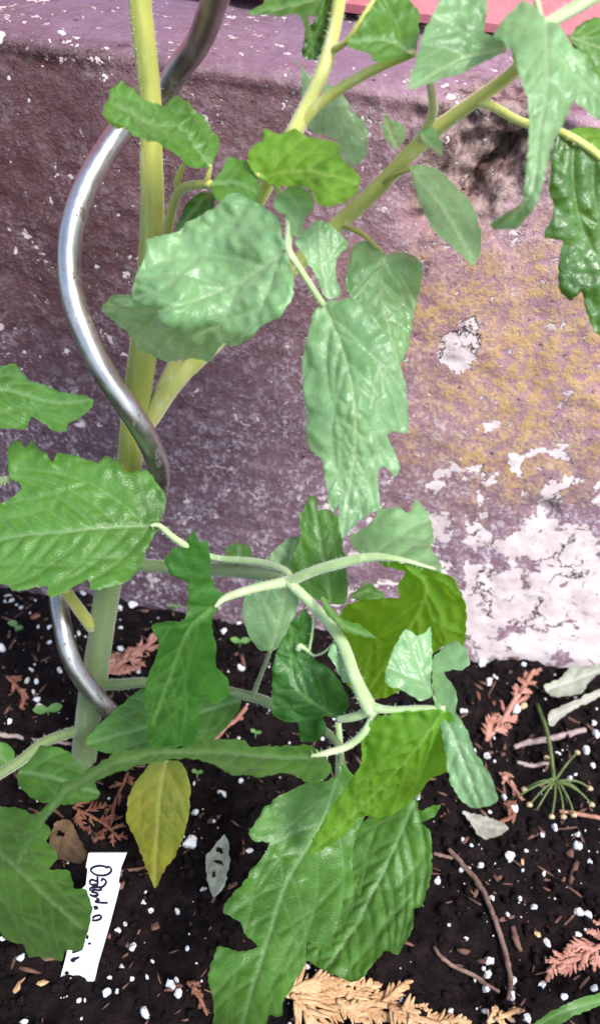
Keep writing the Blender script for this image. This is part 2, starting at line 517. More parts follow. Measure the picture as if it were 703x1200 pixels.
def build_wall():
    prof = wall_profile()
    xs = list(np.arange(-0.62, -0.20, 0.014)) + list(np.arange(-0.20, 0.24, 0.0016)) + list(np.arange(0.24, 0.63, 0.014))
    V, F = [], []
    n = len(prof)
    for x in xs:
        for (py, pz) in prof:
            d = 0.0016 * fbm(x * 22, pz * 22, py * 22, 4) + 0.0006 * fbm(x * 120, pz * 120, py * 90 + 7, 3)
            # worn, chipped arris
            e = math.exp(-((pz - WALL_H) ** 2 + py * py) / (0.006 ** 2))
            ch = max(0.0, fbm(x * 38 + 3, 1.7, 0.0, 4) - 0.12)
            d -= e * (0.007 * ch + 0.0015 * fbm(x * 150, pz * 150, 2.0, 3))
            # spalled hollow with a split along it
            dx, dz = x - cavx, pz - cavz
            if abs(dx) < 0.07 and abs(dz) < 0.07:
                a = R(52)
                s, q = dx * math.cos(a) + dz * math.sin(a), -dx * math.sin(a) + dz * math.cos(a)
                q += 0.004 * fbm(x * 90, pz * 90, 5.0, 3)
                rr = math.exp(-(s / 0.026) ** 2)
                d -= rr * (0.018 * math.exp(-((q + 0.004) / 0.0030) ** 2) + 0.006 * math.exp(-(q / 0.016) ** 2))
                d += rr * 0.008 * math.exp(-(q / 0.02) ** 2) * fbm(x * 105, pz * 105, 1.0, 5)
            d += 0.0016 * math.exp(-((x - chipx) ** 2 + (pz - chipz) ** 2) / 0.009 ** 2) * (0.6 + fbm(x * 160, pz * 160, 9.0, 3))
            d -= 0.007 * math.exp(-(((x - pkx) / 0.004) ** 2 + ((pz - pkz) / 0.004) ** 2))
            if py < 0.004:
                V.append((x, py - d, pz))
            else:
                V.append((x, py, pz + d))
    m = len(xs)
    for i in range(m - 1):
        for j in range(n - 1):
            F.append((i * n + j, (i + 1) * n + j, (i + 1) * n + j + 1, i * n + j + 1))
    # closing back and sides
    b0 = len(V)
    yb = 0.2
    for x in (xs[0], xs[-1]):
        V.append((x, yb, -0.04)); V.append((x, yb, prof[-1][1]))
    F.append(tuple([j for j in range(n)] + [b0 + 1, b0]))
    F.append(tuple([(m - 1) * n + j for j in range(n - 1, -1, -1)] + [b0 + 2, b0 + 3]))
    F.append((b0, b0 + 1, b0 + 3, b0 + 2))
    F.append(tuple([i * n + n - 1 for i in range(m)] + [b0 + 3, b0 + 1]))
    me = mesh('foundation_wall', V, F)
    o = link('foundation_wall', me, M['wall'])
    tag(o, 'old purple-painted concrete foundation wall with flaking paint and a sloped ledge', 'wall')
    return o


wall = build_wall()

# lapped red boards above the ledge
hw = empty('house_wall', (0, 0.075, WALL_H + 0.012))
tag(hw, 'red painted board cladding of the house rising above the ledge', 'house wall')


def board_mesh():
    h, L, th = 0.15, 0.70, 0.018
    V, F = [], []
    nx = 40
    for i in range(nx + 1):
        x = -L + 2 * L * i / nx
        wv = 0.0008 * fbm(x * 9, 0, 3.3, 3)
        for (y, z) in ((-0.004 - th, 0.001), (-th - 0.0055, 0.004), (-0.006, h + 0.012), (0.004, h + 0.012), (0.0, 0.0)):
            V.append((x, y + wv, z + wv))
    for i in range(nx):
        for k in range(5):
            k2 = (k + 1) % 5
            F.append((i * 5 + k, (i + 1) * 5 + k, (i + 1) * 5 + k2, i * 5 + k2))
    F.append((0, 1, 2, 3, 4)); F.append(tuple(nx * 5 + k for k in (4, 3, 2, 1, 0)))
    return mesh('board', V, F)


bme = board_mesh()
for k in range(14):
    b = link('board', bme, M['board'], hw, smooth=False)
    b.location = (0, 0.075, WALL_H + 0.0135 + 0.148 * k)
bk = link('sheathing', mesh('sheathing', [(x, y, z) for x in (-0.69, 0.69) for y in (0.080, 0.12) for z in (WALL_H + 0.005, WALL_H + 2.1)],
     [(0, 1, 3, 2), (4, 6, 7, 5), (0, 2, 6, 4), (1, 5, 7, 3), (0, 4, 5, 1), (2, 3, 7, 6)]), M['bark'], hw, smooth=False)


# ------------------------------------------------------------------ soil
def soil_h(x, y):
    return (0.0045 * fbm(x * 14, y * 14, 0.0, 3) + 0.0028 * fbm(x * 55, y * 55, 4.0, 4)
            + 0.0045 * math.exp(-(y / 0.012) ** 2) * (0.4 + fbm(x * 20, 3.0, 0.0, 3)) - 0.002)


def axis_range(fine_lo, fine_hi, lo, hi, step):
    a = list(np.arange(fine_lo, fine_hi, step))
    s, x = step, a[-1]
    r = []
    while x < hi:
        s *= 1.35; x += s; r.append(x)
    s, x = step, a[0]
    l = []
    while x > lo:
        s *= 1.35; x -= s; l.append(x)
    return l[::-1] + a + r


def build_soil():
    xs = axis_range(-0.20, 0.20, -30, 30, 0.0018)
    ys = [y for y in axis_range(-0.26, 0.004, -30, 0.008, 0.0018) if y < 0.010]
    V = []
    for x in xs:
        for y in ys:
            big = max(abs(x), abs(y))
            V.append((x, y, soil_h(x, y) + (0.0018 * fbm(x * 210, y * 210, 2.0, 3) if big < 0.3 else 0.0)))
    n = len(ys)
    F = [(i * n + j, (i + 1) * n + j, (i + 1) * n + j + 1, i * n + j + 1) for i in range(len(xs) - 1) for j in range(n - 1)]
    o = link('soil', mesh('soil', V, F), M['soil'])
    tag(o, kind='structure')
    return o


soil = build_soil()


def ico(sub):
    bm = bmesh.new()
    bmesh.ops.create_icosphere(bm, subdivisions=sub, radius=1.0)
    V = np.array([v.co[:] for v in bm.verts]); F = np.array([[v.index for v in f.verts] for f in bm.faces])
    bm.free()
    return V, F


ICO1, ICO2 = ico(1), ico(2)


def lump(base, seed, amp=0.35, squash=0.8, fr=1.1):
    V, F = base
    out = []
    for v in V:
        p = Vector(v)
        r = 1 + amp * noise.fractal(p * fr + Vector((seed * 3.1, seed * 1.7, 0)), 0.8, 2.2, 3)
        out.append((p.x * r, p.y * r, p.z * r * squash))
    return np.array(out), F


def scatter_mesh(name, variants, items, mat):
    """items: (pos, scale xyz, quaternion) -> one joined mesh"""
    VV, FF, off = [], [], 0
    for (p, s, q, k) in items:
        V, F = variants[k % len(variants)]
        A = (np.array(q.to_matrix()) @ (V * np.array(s)).T).T + np.array(p)
        VV.append(A); FF.append(F + off); off += len(V)
    VV = np.vstack(VV); FF = np.vstack(FF)
    me = bpy.data.meshes.new(name)
    me.from_pydata(VV.tolist(), [], FF.tolist())
    me.update()
    return me


def rq():
    from mathutils import Quaternion
    return Quaternion((rng.gauss(0, 1), rng.gauss(0, 1), rng.gauss(0, 1), rng.gauss(0, 1))).normalized()


def rand_bed():
    # spread over the bed, denser where the camera looks
    while True:
        x = rng.uniform(-0.21, 0.21); y = rng.uniform(-0.25, -0.001)
        return x, y


crumbs = [lump(ICO1, i, 0.45, 0.8) for i in range(8)]
items = []
for i in range(7500):
    x, y = rand_bed()
    s = 0.0005 + 0.0022 * rng.random() ** 3
    items.append(((x, y, soil_h(x, y) + s * 0.35), (s, s * rng.uniform(0.6, 1.1), s * rng.uniform(0.5, 0.9)), rq(), i))
o = link('soil_crumbs', scatter_mesh('soil_crumbs', crumbs, items, None), M['soil'])
tag(o, 'loose dark crumbs of potting soil covering the bed', 'soil', kind='stuff')

items = []
for i in range(1300):
    x, y = rand_bed()
    s = 0.0004 + 0.0014 * rng.random() ** 2
    items.append(((x, y, soil_h(x, y) + 0.0006), (s * rng.uniform(0.8, 4.5), s * rng.uniform(0.3, 0.9), s * rng.uniform(0.2, 0.5)), Vector((0, 0, 1)).rotation_difference(Vector((rng.gauss(0, .3), rng.gauss(0, .3), 1))) @ __import__('mathutils').Quaternion((0, 0, 1), rng.uniform(0, 6.28)), i))
o = link('bark_flecks', scatter_mesh('bark_flecks', crumbs, items, None), M['bark'])
tag(o, 'small brown bark flecks scattered through the soil', 'bark', kind='stuff')

# ------------------------------------------------------------------ perlite
perl = [lump(ICO2, 20 + i, 0.5, 0.8, 1.3) for i in range(7)]
perl_me = [mesh('perlite', V, F) for V, F in perl]
PERL = [(10, 702, 8), (25, 712, 4), (98, 695, 5), (45, 735, 3), (58, 735, 3.5), (92, 742, 5), (141, 712, 4.5), (156, 708, 7), (166, 705, 5), (142, 736, 4.5), (2, 760, 7),
        (70, 786, 5.5), (32, 798, 5), (43, 799, 4), (37, 785, 4.5), (43, 820, 5.5), (46, 828, 5), (40, 811, 4), (12, 846, 4.5), (142, 760, 5.5), (163, 787, 4.5),
        (262, 740, 5.5), (260, 750, 4), (282, 783, 6.5), (280, 730, 5), (260, 930, 7), (282, 915, 4.5), (229, 952, 5.5), (233, 967, 4), (292, 997, 6), (224, 988, 10), (238, 1044, 5),
        (25, 1122, 6.5), (155, 1110, 6.5), (167, 1058, 4.5), (177, 1067, 4.5), (138, 1091, 5.5), (147, 1083, 4), (208, 1068, 4.5), (143, 1133, 4), (125, 1163, 8), (138, 1162, 4.5), (200, 1155, 8),
        (209, 1164, 7), (170, 1186, 10), (93, 1173, 4.5), (155, 1147, 3.5), (178, 1127, 3.5), (3, 1100, 5), (28, 1198, 6), (207, 1148, 4), (360, 1133, 5),
        (565, 775, 7.5), (573, 799, 5.5), (542, 834, 6), (570, 886, 6), (590, 935, 5.5), (606, 768, 6), (686, 880, 7.5), (698, 860, 6.5), (696, 848, 5.5), (653, 883, 4.5), (667, 913, 5), (694, 897, 4.5),
        (605, 832, 7.5), (613, 779, 4.5), (601, 947, 7), (597, 1003, 7.5), (649, 970, 6), (675, 991, 8), (635, 978, 4.5), (575, 1054, 6), (512, 1033, 6), (678, 1069, 7), (689, 1072, 6), (641, 1105, 7),
        (573, 1125, 8), (571, 1142, 6), (569, 1158, 8), (600, 1150, 6), (599, 1168, 7), (635, 1155, 7), (625, 1063, 5.5), (563, 1014, 5), (676, 1095, 6), (617, 1193, 6), (696, 1158, 6), (527, 1186, 7),
        (676, 978, 4), (637, 1024, 4), (660, 1168, 6), (594, 1073, 5.5), (568, 1185, 5), (540, 1020, 4), (525, 1085, 4), (655, 1040, 4), (612, 1020, 3.5), (690, 1010, 4.5), (545, 1100, 4)]
for i, (u, v, r) in enumerate(PERL):
    p = g1(u, v, 1.0)
    depth = (p - CAM).dot(Vector(CRn @ np.array([0, 0, -1.0])))
    s = r * 0.86 / FPX * depth
    z = soil_h(p.x, p.y)
    p = g1(u, v, z * 1000 + s * rng.uniform(150, 600))
    o = bpy.data.objects.new('perlite_granule', perl_me[i % 7])
    col.objects.link(o)
    if not perl_me[i % 7].materials: perl_me[i % 7].materials.append(M['perlite'])
    o.location = p
    o.rotation_euler = (rng.uniform(0, 6), rng.uniform(0, 6), rng.uniform(0, 6))
    o.scale = (s * rng.uniform(0.85, 1.15), s * rng.uniform(0.7, 1.0), s * rng.uniform(0.65, 0.95))
    tag(o, 'larger white perlite granule lying on the dark soil', 'perlite', 'larger perlite granules on the soil')
items = []
for i in range(950):
    x, y = rand_bed()
    s = 0.00025 + 0.00095 * rng.random() ** 3
    items.append(((x, y, soil_h(x, y) + s * 0.7 + 0.0005), (s, s * rng.uniform(.6, 1), s * rng.uniform(.6, 1)), rq(), i))
perl1 = [lump(ICO1, 20 + i, 0.4, 0.8, 1.3) for i in range(6)]
o = link('perlite_grit', scatter_mesh('perlite_grit', perl1, items, None), M['perlite'])
tag(o, 'fine white perlite grit peppered over the dark soil', 'perlite grit', kind='stuff')


# ------------------------------------------------------------------ leaves
def tps(ctrl):
    P = np.array([(c[0] / 100.0, c[1] / 100.0) for c in ctrl])
    z = np.array([c[2] for c in ctrl], float)
    n = len(P)
    if n < 3:
        return lambda q: np.full(len(q), z.mean())

    def U(r2):
        return np.where(r2 > 1e-12, 0.5 * r2 * np.log(r2 + 1e-12), 0.0)
    K = U(((P[:, None] - P[None]) ** 2).sum(-1)) + np.eye(n) * 0.02
    Q = np.hstack([np.ones((n, 1)), P])
    A = np.zeros((n + 3, n + 3)); A[:n, :n] = K; A[:n, n:] = Q; A[n:, :n] = Q.T
    s = np.linalg.lstsq(A, np.concatenate([z, np.zeros(3)]), rcond=None)[0]

    def f(q):
        q = np.asarray(q, float) / 100.0
        return U(((q[:, None] - P[None]) ** 2).sum(-1)) @ s[:n] + s[n] + q @ s[n + 1:]
    return f


def seg_dist(P, S):
    """distance from points to a polyline set; S: (m,4) segments"""
    a, b = S[:, :2], S[:, 2:]
    d = b - a
    L2 = (d * d).sum(1) + 1e-9
    out = np.full(len(P), 1e9)
    for k in range(len(S)):
        t = np.clip(((P - a[k]) @ d[k]) / L2[k], 0, 1)
        q = P - (a[k] + t[:, None] * d[k])
        out = np.minimum(out, np.sqrt((q * q).sum(1)))
    return out


def inside(P, poly):
    x, y = P[:, 0], P[:, 1]
    c = np.zeros(len(P), bool)
    n = len(poly)
    for i in range(n):
        x1, y1 = poly[i]; x2, y2 = poly[(i + 1) % n]
        cond = ((y1 > y) != (y2 > y)) & (x < (x2 - x1) * (y - y1) / (y2 - y1 + 1e-12) + x1)
        c ^= cond
    return c


def smooth_outline(poly, step=3.0, teeth=0.7, seed=0.0):
    P = np.asarray(poly, float)
    n = len(P)
    out = []
    for i in range(n):
        p0, p1, p2, p3 = P[i - 1], P[i], P[(i + 1) % n], P[(i + 2) % n]
        L = np.linalg.norm(p2 - p1)
        k = max(1, int(L / step))
        m1 = 0.36 * (p2 - p0); m2 = 0.36 * (p3 - p1)
        l1, l2 = np.linalg.norm(m1) + 1e-9, np.linalg.norm(m2) + 1e-9
        m1 *= min(1, L / l1); m2 *= min(1, L / l2)
        for j in range(k):
            t = j / k
            h = (2 * t ** 3 - 3 * t ** 2 + 1) * p1 + (t ** 3 - 2 * t ** 2 + t) * m1 + (-2 * t ** 3 + 3 * t ** 2) * p2 + (t ** 3 - t ** 2) * m2
            out.append(h)
    out = np.array(out)
    nrm = np.roll(out, -1, 0) - np.roll(out, 1, 0)
    nrm = np.stack([nrm[:, 1], -nrm[:, 0]], 1) / (np.linalg.norm(nrm, axis=1)[:, None] + 1e-9)
    d = np.array([noise.fractal(Vector((p[0] * 0.16 + seed, p[1] * 0.16, seed)), 0.8, 2.0, 2) for p in out])
    return out + nrm * (d * teeth)[:, None]


LEAF_I = [0]


def leaf(name, parent, mat, outline, rib, ctrl, side=1, mode='y', step=2.5, quilt=0.9, wave=1.4, holes=(), veins=True, nsec=None, thick=True, teeth=1.9, ang=48):
    """outline/rib in photo pixels; ctrl = (u, v, depth mm); side = +1 upper face to the camera, -1 underside"""
    LEAF_I[0] += 1
    seed = LEAF_I[0] * 7.31
    out = smooth_outline(outline, step, teeth, seed)
    lo, hi = out.min(0), out.max(0)
    gx, gy = np.arange(lo[0], hi[0], step), np.arange(lo[1], hi[1], step * 0.87)
    grid = np.array([(x + (step / 2 if j % 2 else 0), y) for j, y in enumerate(gy) for x in gx])
    jr = np.random.RandomState(LEAF_I[0])
    grid = grid + jr.uniform(-0.22, 0.22, grid.shape) * step
    grid = grid[inside(grid, out)]
    oseg = np.hstack([out, np.roll(out, -1, 0)])
    if len(grid):
        grid = grid[seg_dist(grid, oseg) > step * 0.45]
    pts = np.vstack([out, grid]) if len(grid) else out
    n = len(out)
    res = delaunay_2d_cdt([Vector(p) for p in pts], [(i, (i + 1) % n) for i in range(n)], [], 1, 1e-5)
    P = np.array([v[:] for v in res[0]])
    F = [tuple(f) for f in res[2]]
    # the veins
    ribp = crom(rib, 8)
    segs = [np.hstack([ribp[:-1], ribp[1:]])]
    sseg = []
    dd = np.linalg.norm(np.diff(ribp, axis=0), axis=1); cum = np.concatenate([[0], np.cumsum(dd)]); Lr = cum[-1]
    ns = nsec or max(3, int(Lr / 26))
    for k in range(ns):
        for sd in (-1, 1):
            a = (k + 0.5 + 0.22 * sd + jr.uniform(-0.12, 0.12)) / (ns + 0.6) * Lr
            i = min(np.searchsorted(cum, a), len(ribp) - 1)
            p = ribp[i]; t = ribp[min(i + 1, len(ribp) - 1)] - ribp[max(i - 1, 0)]
            th = math.atan2(t[1], t[0]) + sd * R(ang + jr.uniform(-6, 6))
            q = p.copy(); path = [q.copy()]
            for s in range(24):
                q = q + np.array([math.cos(th), math.sin(th)]) * 7.0
                th -= sd * R(2.2)
                path.append(q.copy())
                if not inside(q[None], out)[0]: break
            path = np.array(path)
            sseg.append(np.hstack([path[:-1], path[1:]]))
            # one fork off each side vein
            if len(path) > 4:
                m_ = len(path) // 2
                th2 = math.atan2(*(path[m_ + 1] - path[m_])[::-1]) - sd * R(42)
                q2 = path[m_].copy(); pp = [q2.copy()]
                for s in range(8):
                    q2 = q2 + np.array([math.cos(th2), math.sin(th2)]) * 6.0; pp.append(q2.copy())
                    if not inside(q2[None], out)[0]: break
                pp = np.array(pp); sseg.append(np.hstack([pp[:-1], pp[1:]]))
    d1 = seg_dist(P, segs[0])
    d2 = seg_dist(P, np.vstack(sseg))
    de = seg_dist(P, oseg)
    vein = np.clip(np.exp(-(d1 / 2.4) ** 2) + 0.36 * np.exp(-(d2 / 1.6) ** 2), 0, 1) if veins else np.zeros(len(P))
    f = tps(ctrl)
    y = f(P)
    PR = W if mode == 'y' else G
    X = PR(P, y)
    e = 1.0
    Xu = PR(P + [e, 0], f(P + [e, 0])) - X
    Xv = PR(P + [0, e], f(P + [0, e])) - X
    N = np.cross(Xv, Xu)
    N /= np.linalg.norm(N, axis=1)[:, None] + 1e-12
    toc = CAMn - X
    s = np.sign((N * toc).sum(1)); s[s == 0] = 1
    N *= s[:, None]                                   # towards the camera
    dv = np.minimum(d1 * 1.0, d2)
    bulge = 1 - np.exp(-(dv / 6.0))
    nz = np.array([noise.fractal(Vector((p[0] * 0.022 + seed, p[1] * 0.022, 0)), 0.8, 2.0, 3) for p in P])
    nw = np.array([noise.noise(Vector((p[0] * 0.05 + seed, p[1] * 0.05, 3.0))) for p in P])
    nb = np.array([noise.noise(Vector((p[0] * 0.085 + seed, p[1] * 0.085, 9.0))) for p in P])
    h = 1.25 * quilt * (bulge - 0.5) * (0.75 + 0.5 * nz) + 0.6 * quilt * nz + 0.55 * quilt * nb * bulge
    h -= 0.35 * np.exp(-(d1 / 2.0) ** 2)
    h += wave * nw * np.exp(-de / 10.0)
    h *= np.clip(de / 4.0 + 0.35, 0, 1)
    X = X + N * (h * side * 0.001)[:, None]
    # orientation: front face = the upper side
    f0 = F[len(F) // 2]
    a, b, c = X[f0[0]], X[f0[1]], X[f0[2]]
    if np.dot(np.cross(b - a, c - a), N[f0[0]]) * side < 0:
        F = [fc[::-1] for fc in F]
    for (hu, hv, ra, rb) in holes:
        F = [fc for fc in F if ((P[list(fc)].mean(0)[0] - hu) / ra) ** 2 + ((P[list(fc)].mean(0)[1] - hv) / rb) ** 2 > 0.8 + 1.3 * noise.noise(Vector((P[fc[0]][0] * 0.4, P[fc[0]][1] * 0.4, hu)))]
    me = mesh(name, X, F)
    at = me.attributes.new('vein', 'FLOAT', 'POINT')
    at.data.foreach_set('value', vein.astype(np.float32))
    return link(name, me, M[mat], parent)


def stem(name, parent, mat, pts, seg=12, ridges=0.03, n=7, mode='y'):
    """pts = (u, v, depth mm, width px)"""
    P = crom([p[:4] for p in pts], n)
    X = (W if mode == 'y' else G)(P[:, :2], P[:, 2])
    axis = CRn @ np.array([0, 0, -1.0])
    dep = (X - CAMn) @ axis
    rad = np.maximum(P[:, 3], 1.0) * 0.5 / FPX * dep
    V, F = tube_geo(X, rad, seg, ridges, 5, True, 0.05)
    me = mesh(name, V, F)
    at = me.attributes.new('stripe', 'FLOAT', 'POINT')
    sv = []
    for i in range(len(X)):
        for k in range(seg):
            an = 2 * math.pi * k / seg
            sv.append(min(1.0, max(0.0, 0.5 + 1.1 * noise.noise(Vector((math.cos(an) * 2.2, math.sin(an) * 2.2, i * 0.06 + pts[0][0]))))))
    at.data.foreach_set('value', sv)
    o = link(name, me, M[mat], parent)
    hv, hf = [], []
    hr = random.Random(len(pts) * 31 + int(pts[0][0]))
    step_l = float(np.linalg.norm(np.diff(X, axis=0), axis=1).mean())
    per = step_l / 0.00022
    for i in range(len(X) - 1):
        k = int(per * min(1.6, rad[i] / 0.002)) + 1
        t = Vector(X[i + 1] - X[i])
        tn = t.normalized()
        a = tn.orthogonal().normalized(); b = tn.cross(a)
        for _ in range(k):
            an = hr.uniform(0, 6.283)
            d = a * math.cos(an) + b * math.sin(an)
            p = Vector(X[i]) + t * hr.random() + d * rad[i] * 0.95
            L = hr.uniform(0.0005, 0.0013)
            w = tn * 0.00006
            e = p + (d + tn * hr.uniform(-.5, .5) + b * hr.uniform(-.3, .3)) * L
            n0 = len(hv)
            hv += [p - w, p + w, e]
            hf.append((n0, n0 + 1, n0 + 2))
    hm = mesh('stem_hair', hv, hf)
    HAIR.append((hm, o))
    return o


HAIR = []


def ys(v):
    return -70 - 23 * v / 890.0


base = g1(100, 892, 0)
plant = empty('tomato_plant', base)
tag(plant, 'leafy green tomato plant growing up the metal spiral in front of the wall', 'tomato plant')

# --- main stem
MS = [(163, -30, 27), (166, 20, 27), (176, 110, 26), (178, 200, 27), (179, 270, 29), (173, 370, 32), (166, 430, 33), (157, 500, 30), (149, 570, 30), (136, 640, 31), (126, 695, 30),
      (117, 755, 29), (110, 805, 31), (103, 850, 29), (99, 890, 29), (97, 915, 30)]
pts = []
for (u, v, w) in MS:
    pts.append((u, v, ys(v), w))
pb = g1(97, 915, -4); 
main = stem('main_stem', plant, 'stem', pts[:9], 18, 0.035)
low = stem('stem_base', plant, 'stem_low', pts[8:], 18, 0.035)
stem('side_stub', plant, 'stem', [(76, 690, -100, 13), (88, 708, -96, 14), (108, 735, -91, 15)], 10)

# --- right-hand side shoot and its leaves
shA = stem('side_shoot', plant, 'shoot', [(170, 500, -82, 20), (205, 447, -81, 22), (240, 412, -77, 22), (310, 345, -72, 21), (390, 268, -70, 20), (440, 222, -75, 19), (500, 160, -80, 18), (560, 115, -88, 16), (600, 85, -95, 15), (620, 60, -103, 13), (641, 26, -112, 11)], 14, 0.07)
stem('petiole', shA, 'shoot', [(494, 165, -80, 14), (507, 132, -88, 11), (506, 112, -98, 10), (502, 92, -109, 9)], 10)
stem('petiole', shA, 'shoot', [(558, 118, -88, 12), (580, 126, -91, 11), (603, 139, -96, 10), (632, 150, -101, 10), (660, 156, -106, 9), (703, 184, -108, 9), (765, 245, -110, 8)], 10)
stem('petiole', shA, 'rachis', [(636, 30, -112, 13), (665, 14, -106, 15), (703, -8, -100, 16), (740, -30, -96, 16)], 10)
stem('petiole', shA, 'rachis', [(634, 28, -112, 7), (630, 8, -107, 7), (624, -14, -104, 7)], 8)
stem('petiole', shA, 'stem', [(445, 218, -76, 7), (460, 206, -80, 7), (482, 197, -83, 6)], 8)
stem('petiole', shA, 'stem', [(396, 262, -70, 7), (425, 275, -78, 6), (450, 299, -86, 5)], 8)
leaf('leaflet', shA, 'pale', [(481, 196), (498, 195), (515, 200), (535, 220), (551, 237), (561, 263), (563, 290), (556, 311), (548, 306), (534, 293), (511, 273), (498, 253), (488, 227)],
     [(481, 197), (520, 245), (556, 308)], [(481, 197, -83), (556, 308, -100), (550, 235, -84), (495, 255, -98)], quilt=0.5, wave=0.6)
leaf('leaflet', shA, 'pale', [(521, -8), (511, 10), (497, 36), (491, 60), (483, 83), (478, 105), (505, 97), (535, 87), (568, 72), (592, 60), (587, 45), (566, 37), (570, 17), (566, -8)],
     [(592, 57), (540, 68), (480, 103)], [(590, 58, -112), (480, 103, -130), (521, -5, -102), (568, 0, -102), (540, 86, -114)], quilt=1.0)
leaf('leaflet', shA, 'pale', [(612, 3), (592, 20), (577, 43), (592, 52), (602, 66), (608, 87), (616, 113), (620, 143), (616, 200), (611, 233), (604, 243), (590, 250), (577, 260), (578, 269), (605, 267), (618, 255), (630, 235), (637, 212), (645, 175), (652, 160), (668, 127), (673, 116), (678, 90), (672, 60), (655, 32), (635, 20), (628, 10)],
     [(640, 25), (642, 90), (632, 160), (622, 225), (590, 262)], [(640, 25, -113), (612, 5, -108), (577, 43, -117), (640, 90, -126), (620, 230, -146), (580, 264, -140), (676, 105, -124)], quilt=1.0)
leaf('leaflet', shA, 'pale', [(650, 36), (662, 48), (680, 62), (702, 93), (735, 120), (725, 150), (701, 140), (684, 128), (673, 117), (666, 90), (658, 60)],
     [(652, 40), (680, 88), (728, 138)], [(652, 40, -111), (735, 120, -122), (673, 117, -122)])
leaf('leaflet', shA, 'mid', [(668, 43), (678, 30), (688, 23), (702, 21), (745, 25), (750, 110), (701, 95), (681, 63)],
     [(668, 42), (705, 55), (748, 70)], [(668, 43, -100), (735, 30, -94), (701, 95, -104), (750, 110, -106)])
leaf('leaflet', shA, 'glossy', [(658, 156), (648, 172), (645, 193), (643, 227), (648, 240), (645, 257), (636, 278), (658, 282), (655, 300), (653, 320), (655, 340), (668, 352), (681, 342), (686, 367), (701, 393), (745, 405), (765, 330), (765, 248), (740, 212), (703, 184), (680, 168)],
     [(658, 156), (703, 185), (762, 243)], [(658, 157, -106), (703, 185, -108), (760, 240, -110), (636, 278, -114), (655, 345, -117), (740, 400, -120)], quilt=1.2, nsec=5, ang=66)
leaf('leaflet', shA, 'lime', [(662, 156), (680, 150), (703, 150), (740, 168), (765, 205), (762, 242), (740, 208), (703, 181), (682, 168)],
     [(662, 157), (703, 182), (760, 240)], [(664, 156, -106), (740, 170, -99), (755, 235, -110), (700, 150, -99)])
leaf('leaflet', shA, 'pale', [(449, 136), (449, 158), (463, 175), (474, 164), (474, 149), (460, 140)], [(466, 177), (452, 140)], [(449, 136, -80), (463, 175, -79), (474, 150, -78)], quilt=0.4, wave=0.4)
leaf('leaflet', shA, 'pale', [(490, 154), (506, 150), (516, 163), (519, 181), (504, 173)], [(492, 156), (517, 180)], [(490, 154, -86), (518, 180, -94), (506, 150, -86)], quilt=0.4, wave=0.4)
leaf('leaflet', shA, 'pale', [(415, 289), (438, 286), (450, 297), (460, 296), (481, 298), (495, 313), (492, 338), (484, 370), (479, 403), (469, 426), (458, 420), (446, 395), (433, 370), (410, 347), (405, 330), (409, 308)],
     [(450, 297), (448, 340), (456, 385), (468, 425)], [(450, 298, -92), (469, 422, -104), (410, 320, -92), (494, 315, -90), (478, 350, -86), (435, 290, -80), (472, 300, -80)], quilt=1.5)
leaf('leaflet', shA, 'lime', [(598, 48), (606, 58), (608, 68), (604, 78), (599, 66)], [(604, 80), (599, 50)], [(598, 48, -119), (604, 78, -119), (608, 60, -119)], quilt=0.2, wave=0.2)

# --- upright shoot
shB = stem('upright_shoot', plant, 'shoot', [(178, 480, -80, 14), (250, 330, -84, 15), (310, 222, -90, 17), (345, 155, -92, 20), (374, 95, -90, 18), (390, 40, -88, 16), (402, -25, -86, 15)], 14, 0.05)
stem('branch', shB, 'shoot', [(350, 148, -92, 13), (372, 124, -93, 13), (405, 100, -95, 12), (442, 80, -97, 11), (486, 62, -99, 9)], 12, 0.05)
stem('petiole', shB, 'stem', [(392, 58, -90, 9), (408, 46, -93, 7), (424, 22, -93, 6), (440, -5, -90, 6)], 8)
leaf('leaflet', shB, 'mid', [(290, 15), (308, 3), (312, -15), (380, -15), (378, 13), (374, 20), (361, 18), (366, 40), (369, 62), (366, 69), (360, 50), (351, 17), (325, 18)], [(384, -8), (340, 5), (291, 15)], [(289, 15, -88), (378, 13, -96), (330, -10, -84)])
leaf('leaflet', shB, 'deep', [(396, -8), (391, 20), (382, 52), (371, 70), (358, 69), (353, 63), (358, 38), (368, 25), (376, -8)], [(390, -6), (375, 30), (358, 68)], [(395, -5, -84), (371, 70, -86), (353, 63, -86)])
leaf('leaflet', shB, 'mid', [(406, 47), (411, 57), (428, 60), (441, 74), (468, 69), (486, 62), (490, 33), (491, 17), (481, 6), (468, -6), (441, -6), (431, 13), (418, 36)], [(486, 60), (450, 45), (408, 49)], [(486, 60, -99), (408, 48, -100), (450, -2, -88), (441, 73, -106)], quilt=1.3)
leaf('leaflet', shB, 'pale', [(343, 67), (353, 82), (352, 122), (350, 140), (368, 155), (396, 165), (397, 178), (414, 195), (428, 182), (430, 157), (424, 140), (411, 127), (400, 110), (380, 95), (362, 88)], [(368, 96), (395, 140), (416, 192)], [(343, 67, -70), (414, 195, -88), (430, 150, -78), (352, 130, -80)], quilt=0.8)
stem('petiole', shB, 'stem', [(378, 90, -90, 6), (372, 92, -82, 5), (370, 98, -76, 5)], 8)
leaf('leaflet', shB, 'lime', [(311, 153), (308, 166), (298, 170), (291, 180), (291, 193), (303, 207), (325, 219), (345, 217), (364, 222), (371, 238), (383, 243), (408, 235), (420, 222), (421, 207), (411, 195), (400, 183), (395, 167), (378, 163), (361, 160), (345, 151), (328, 157)],
     [(301, 205), (355, 198), (420, 212)], [(303, 206, -104), (421, 212, -124), (345, 152, -100), (383, 243, -132), (291, 185, -102)], quilt=1.1)
stem('petiole', shB, 'stem', [(316, 212, -90, 6), (308, 209, -97, 6), (302, 205, -104, 5)], 8)
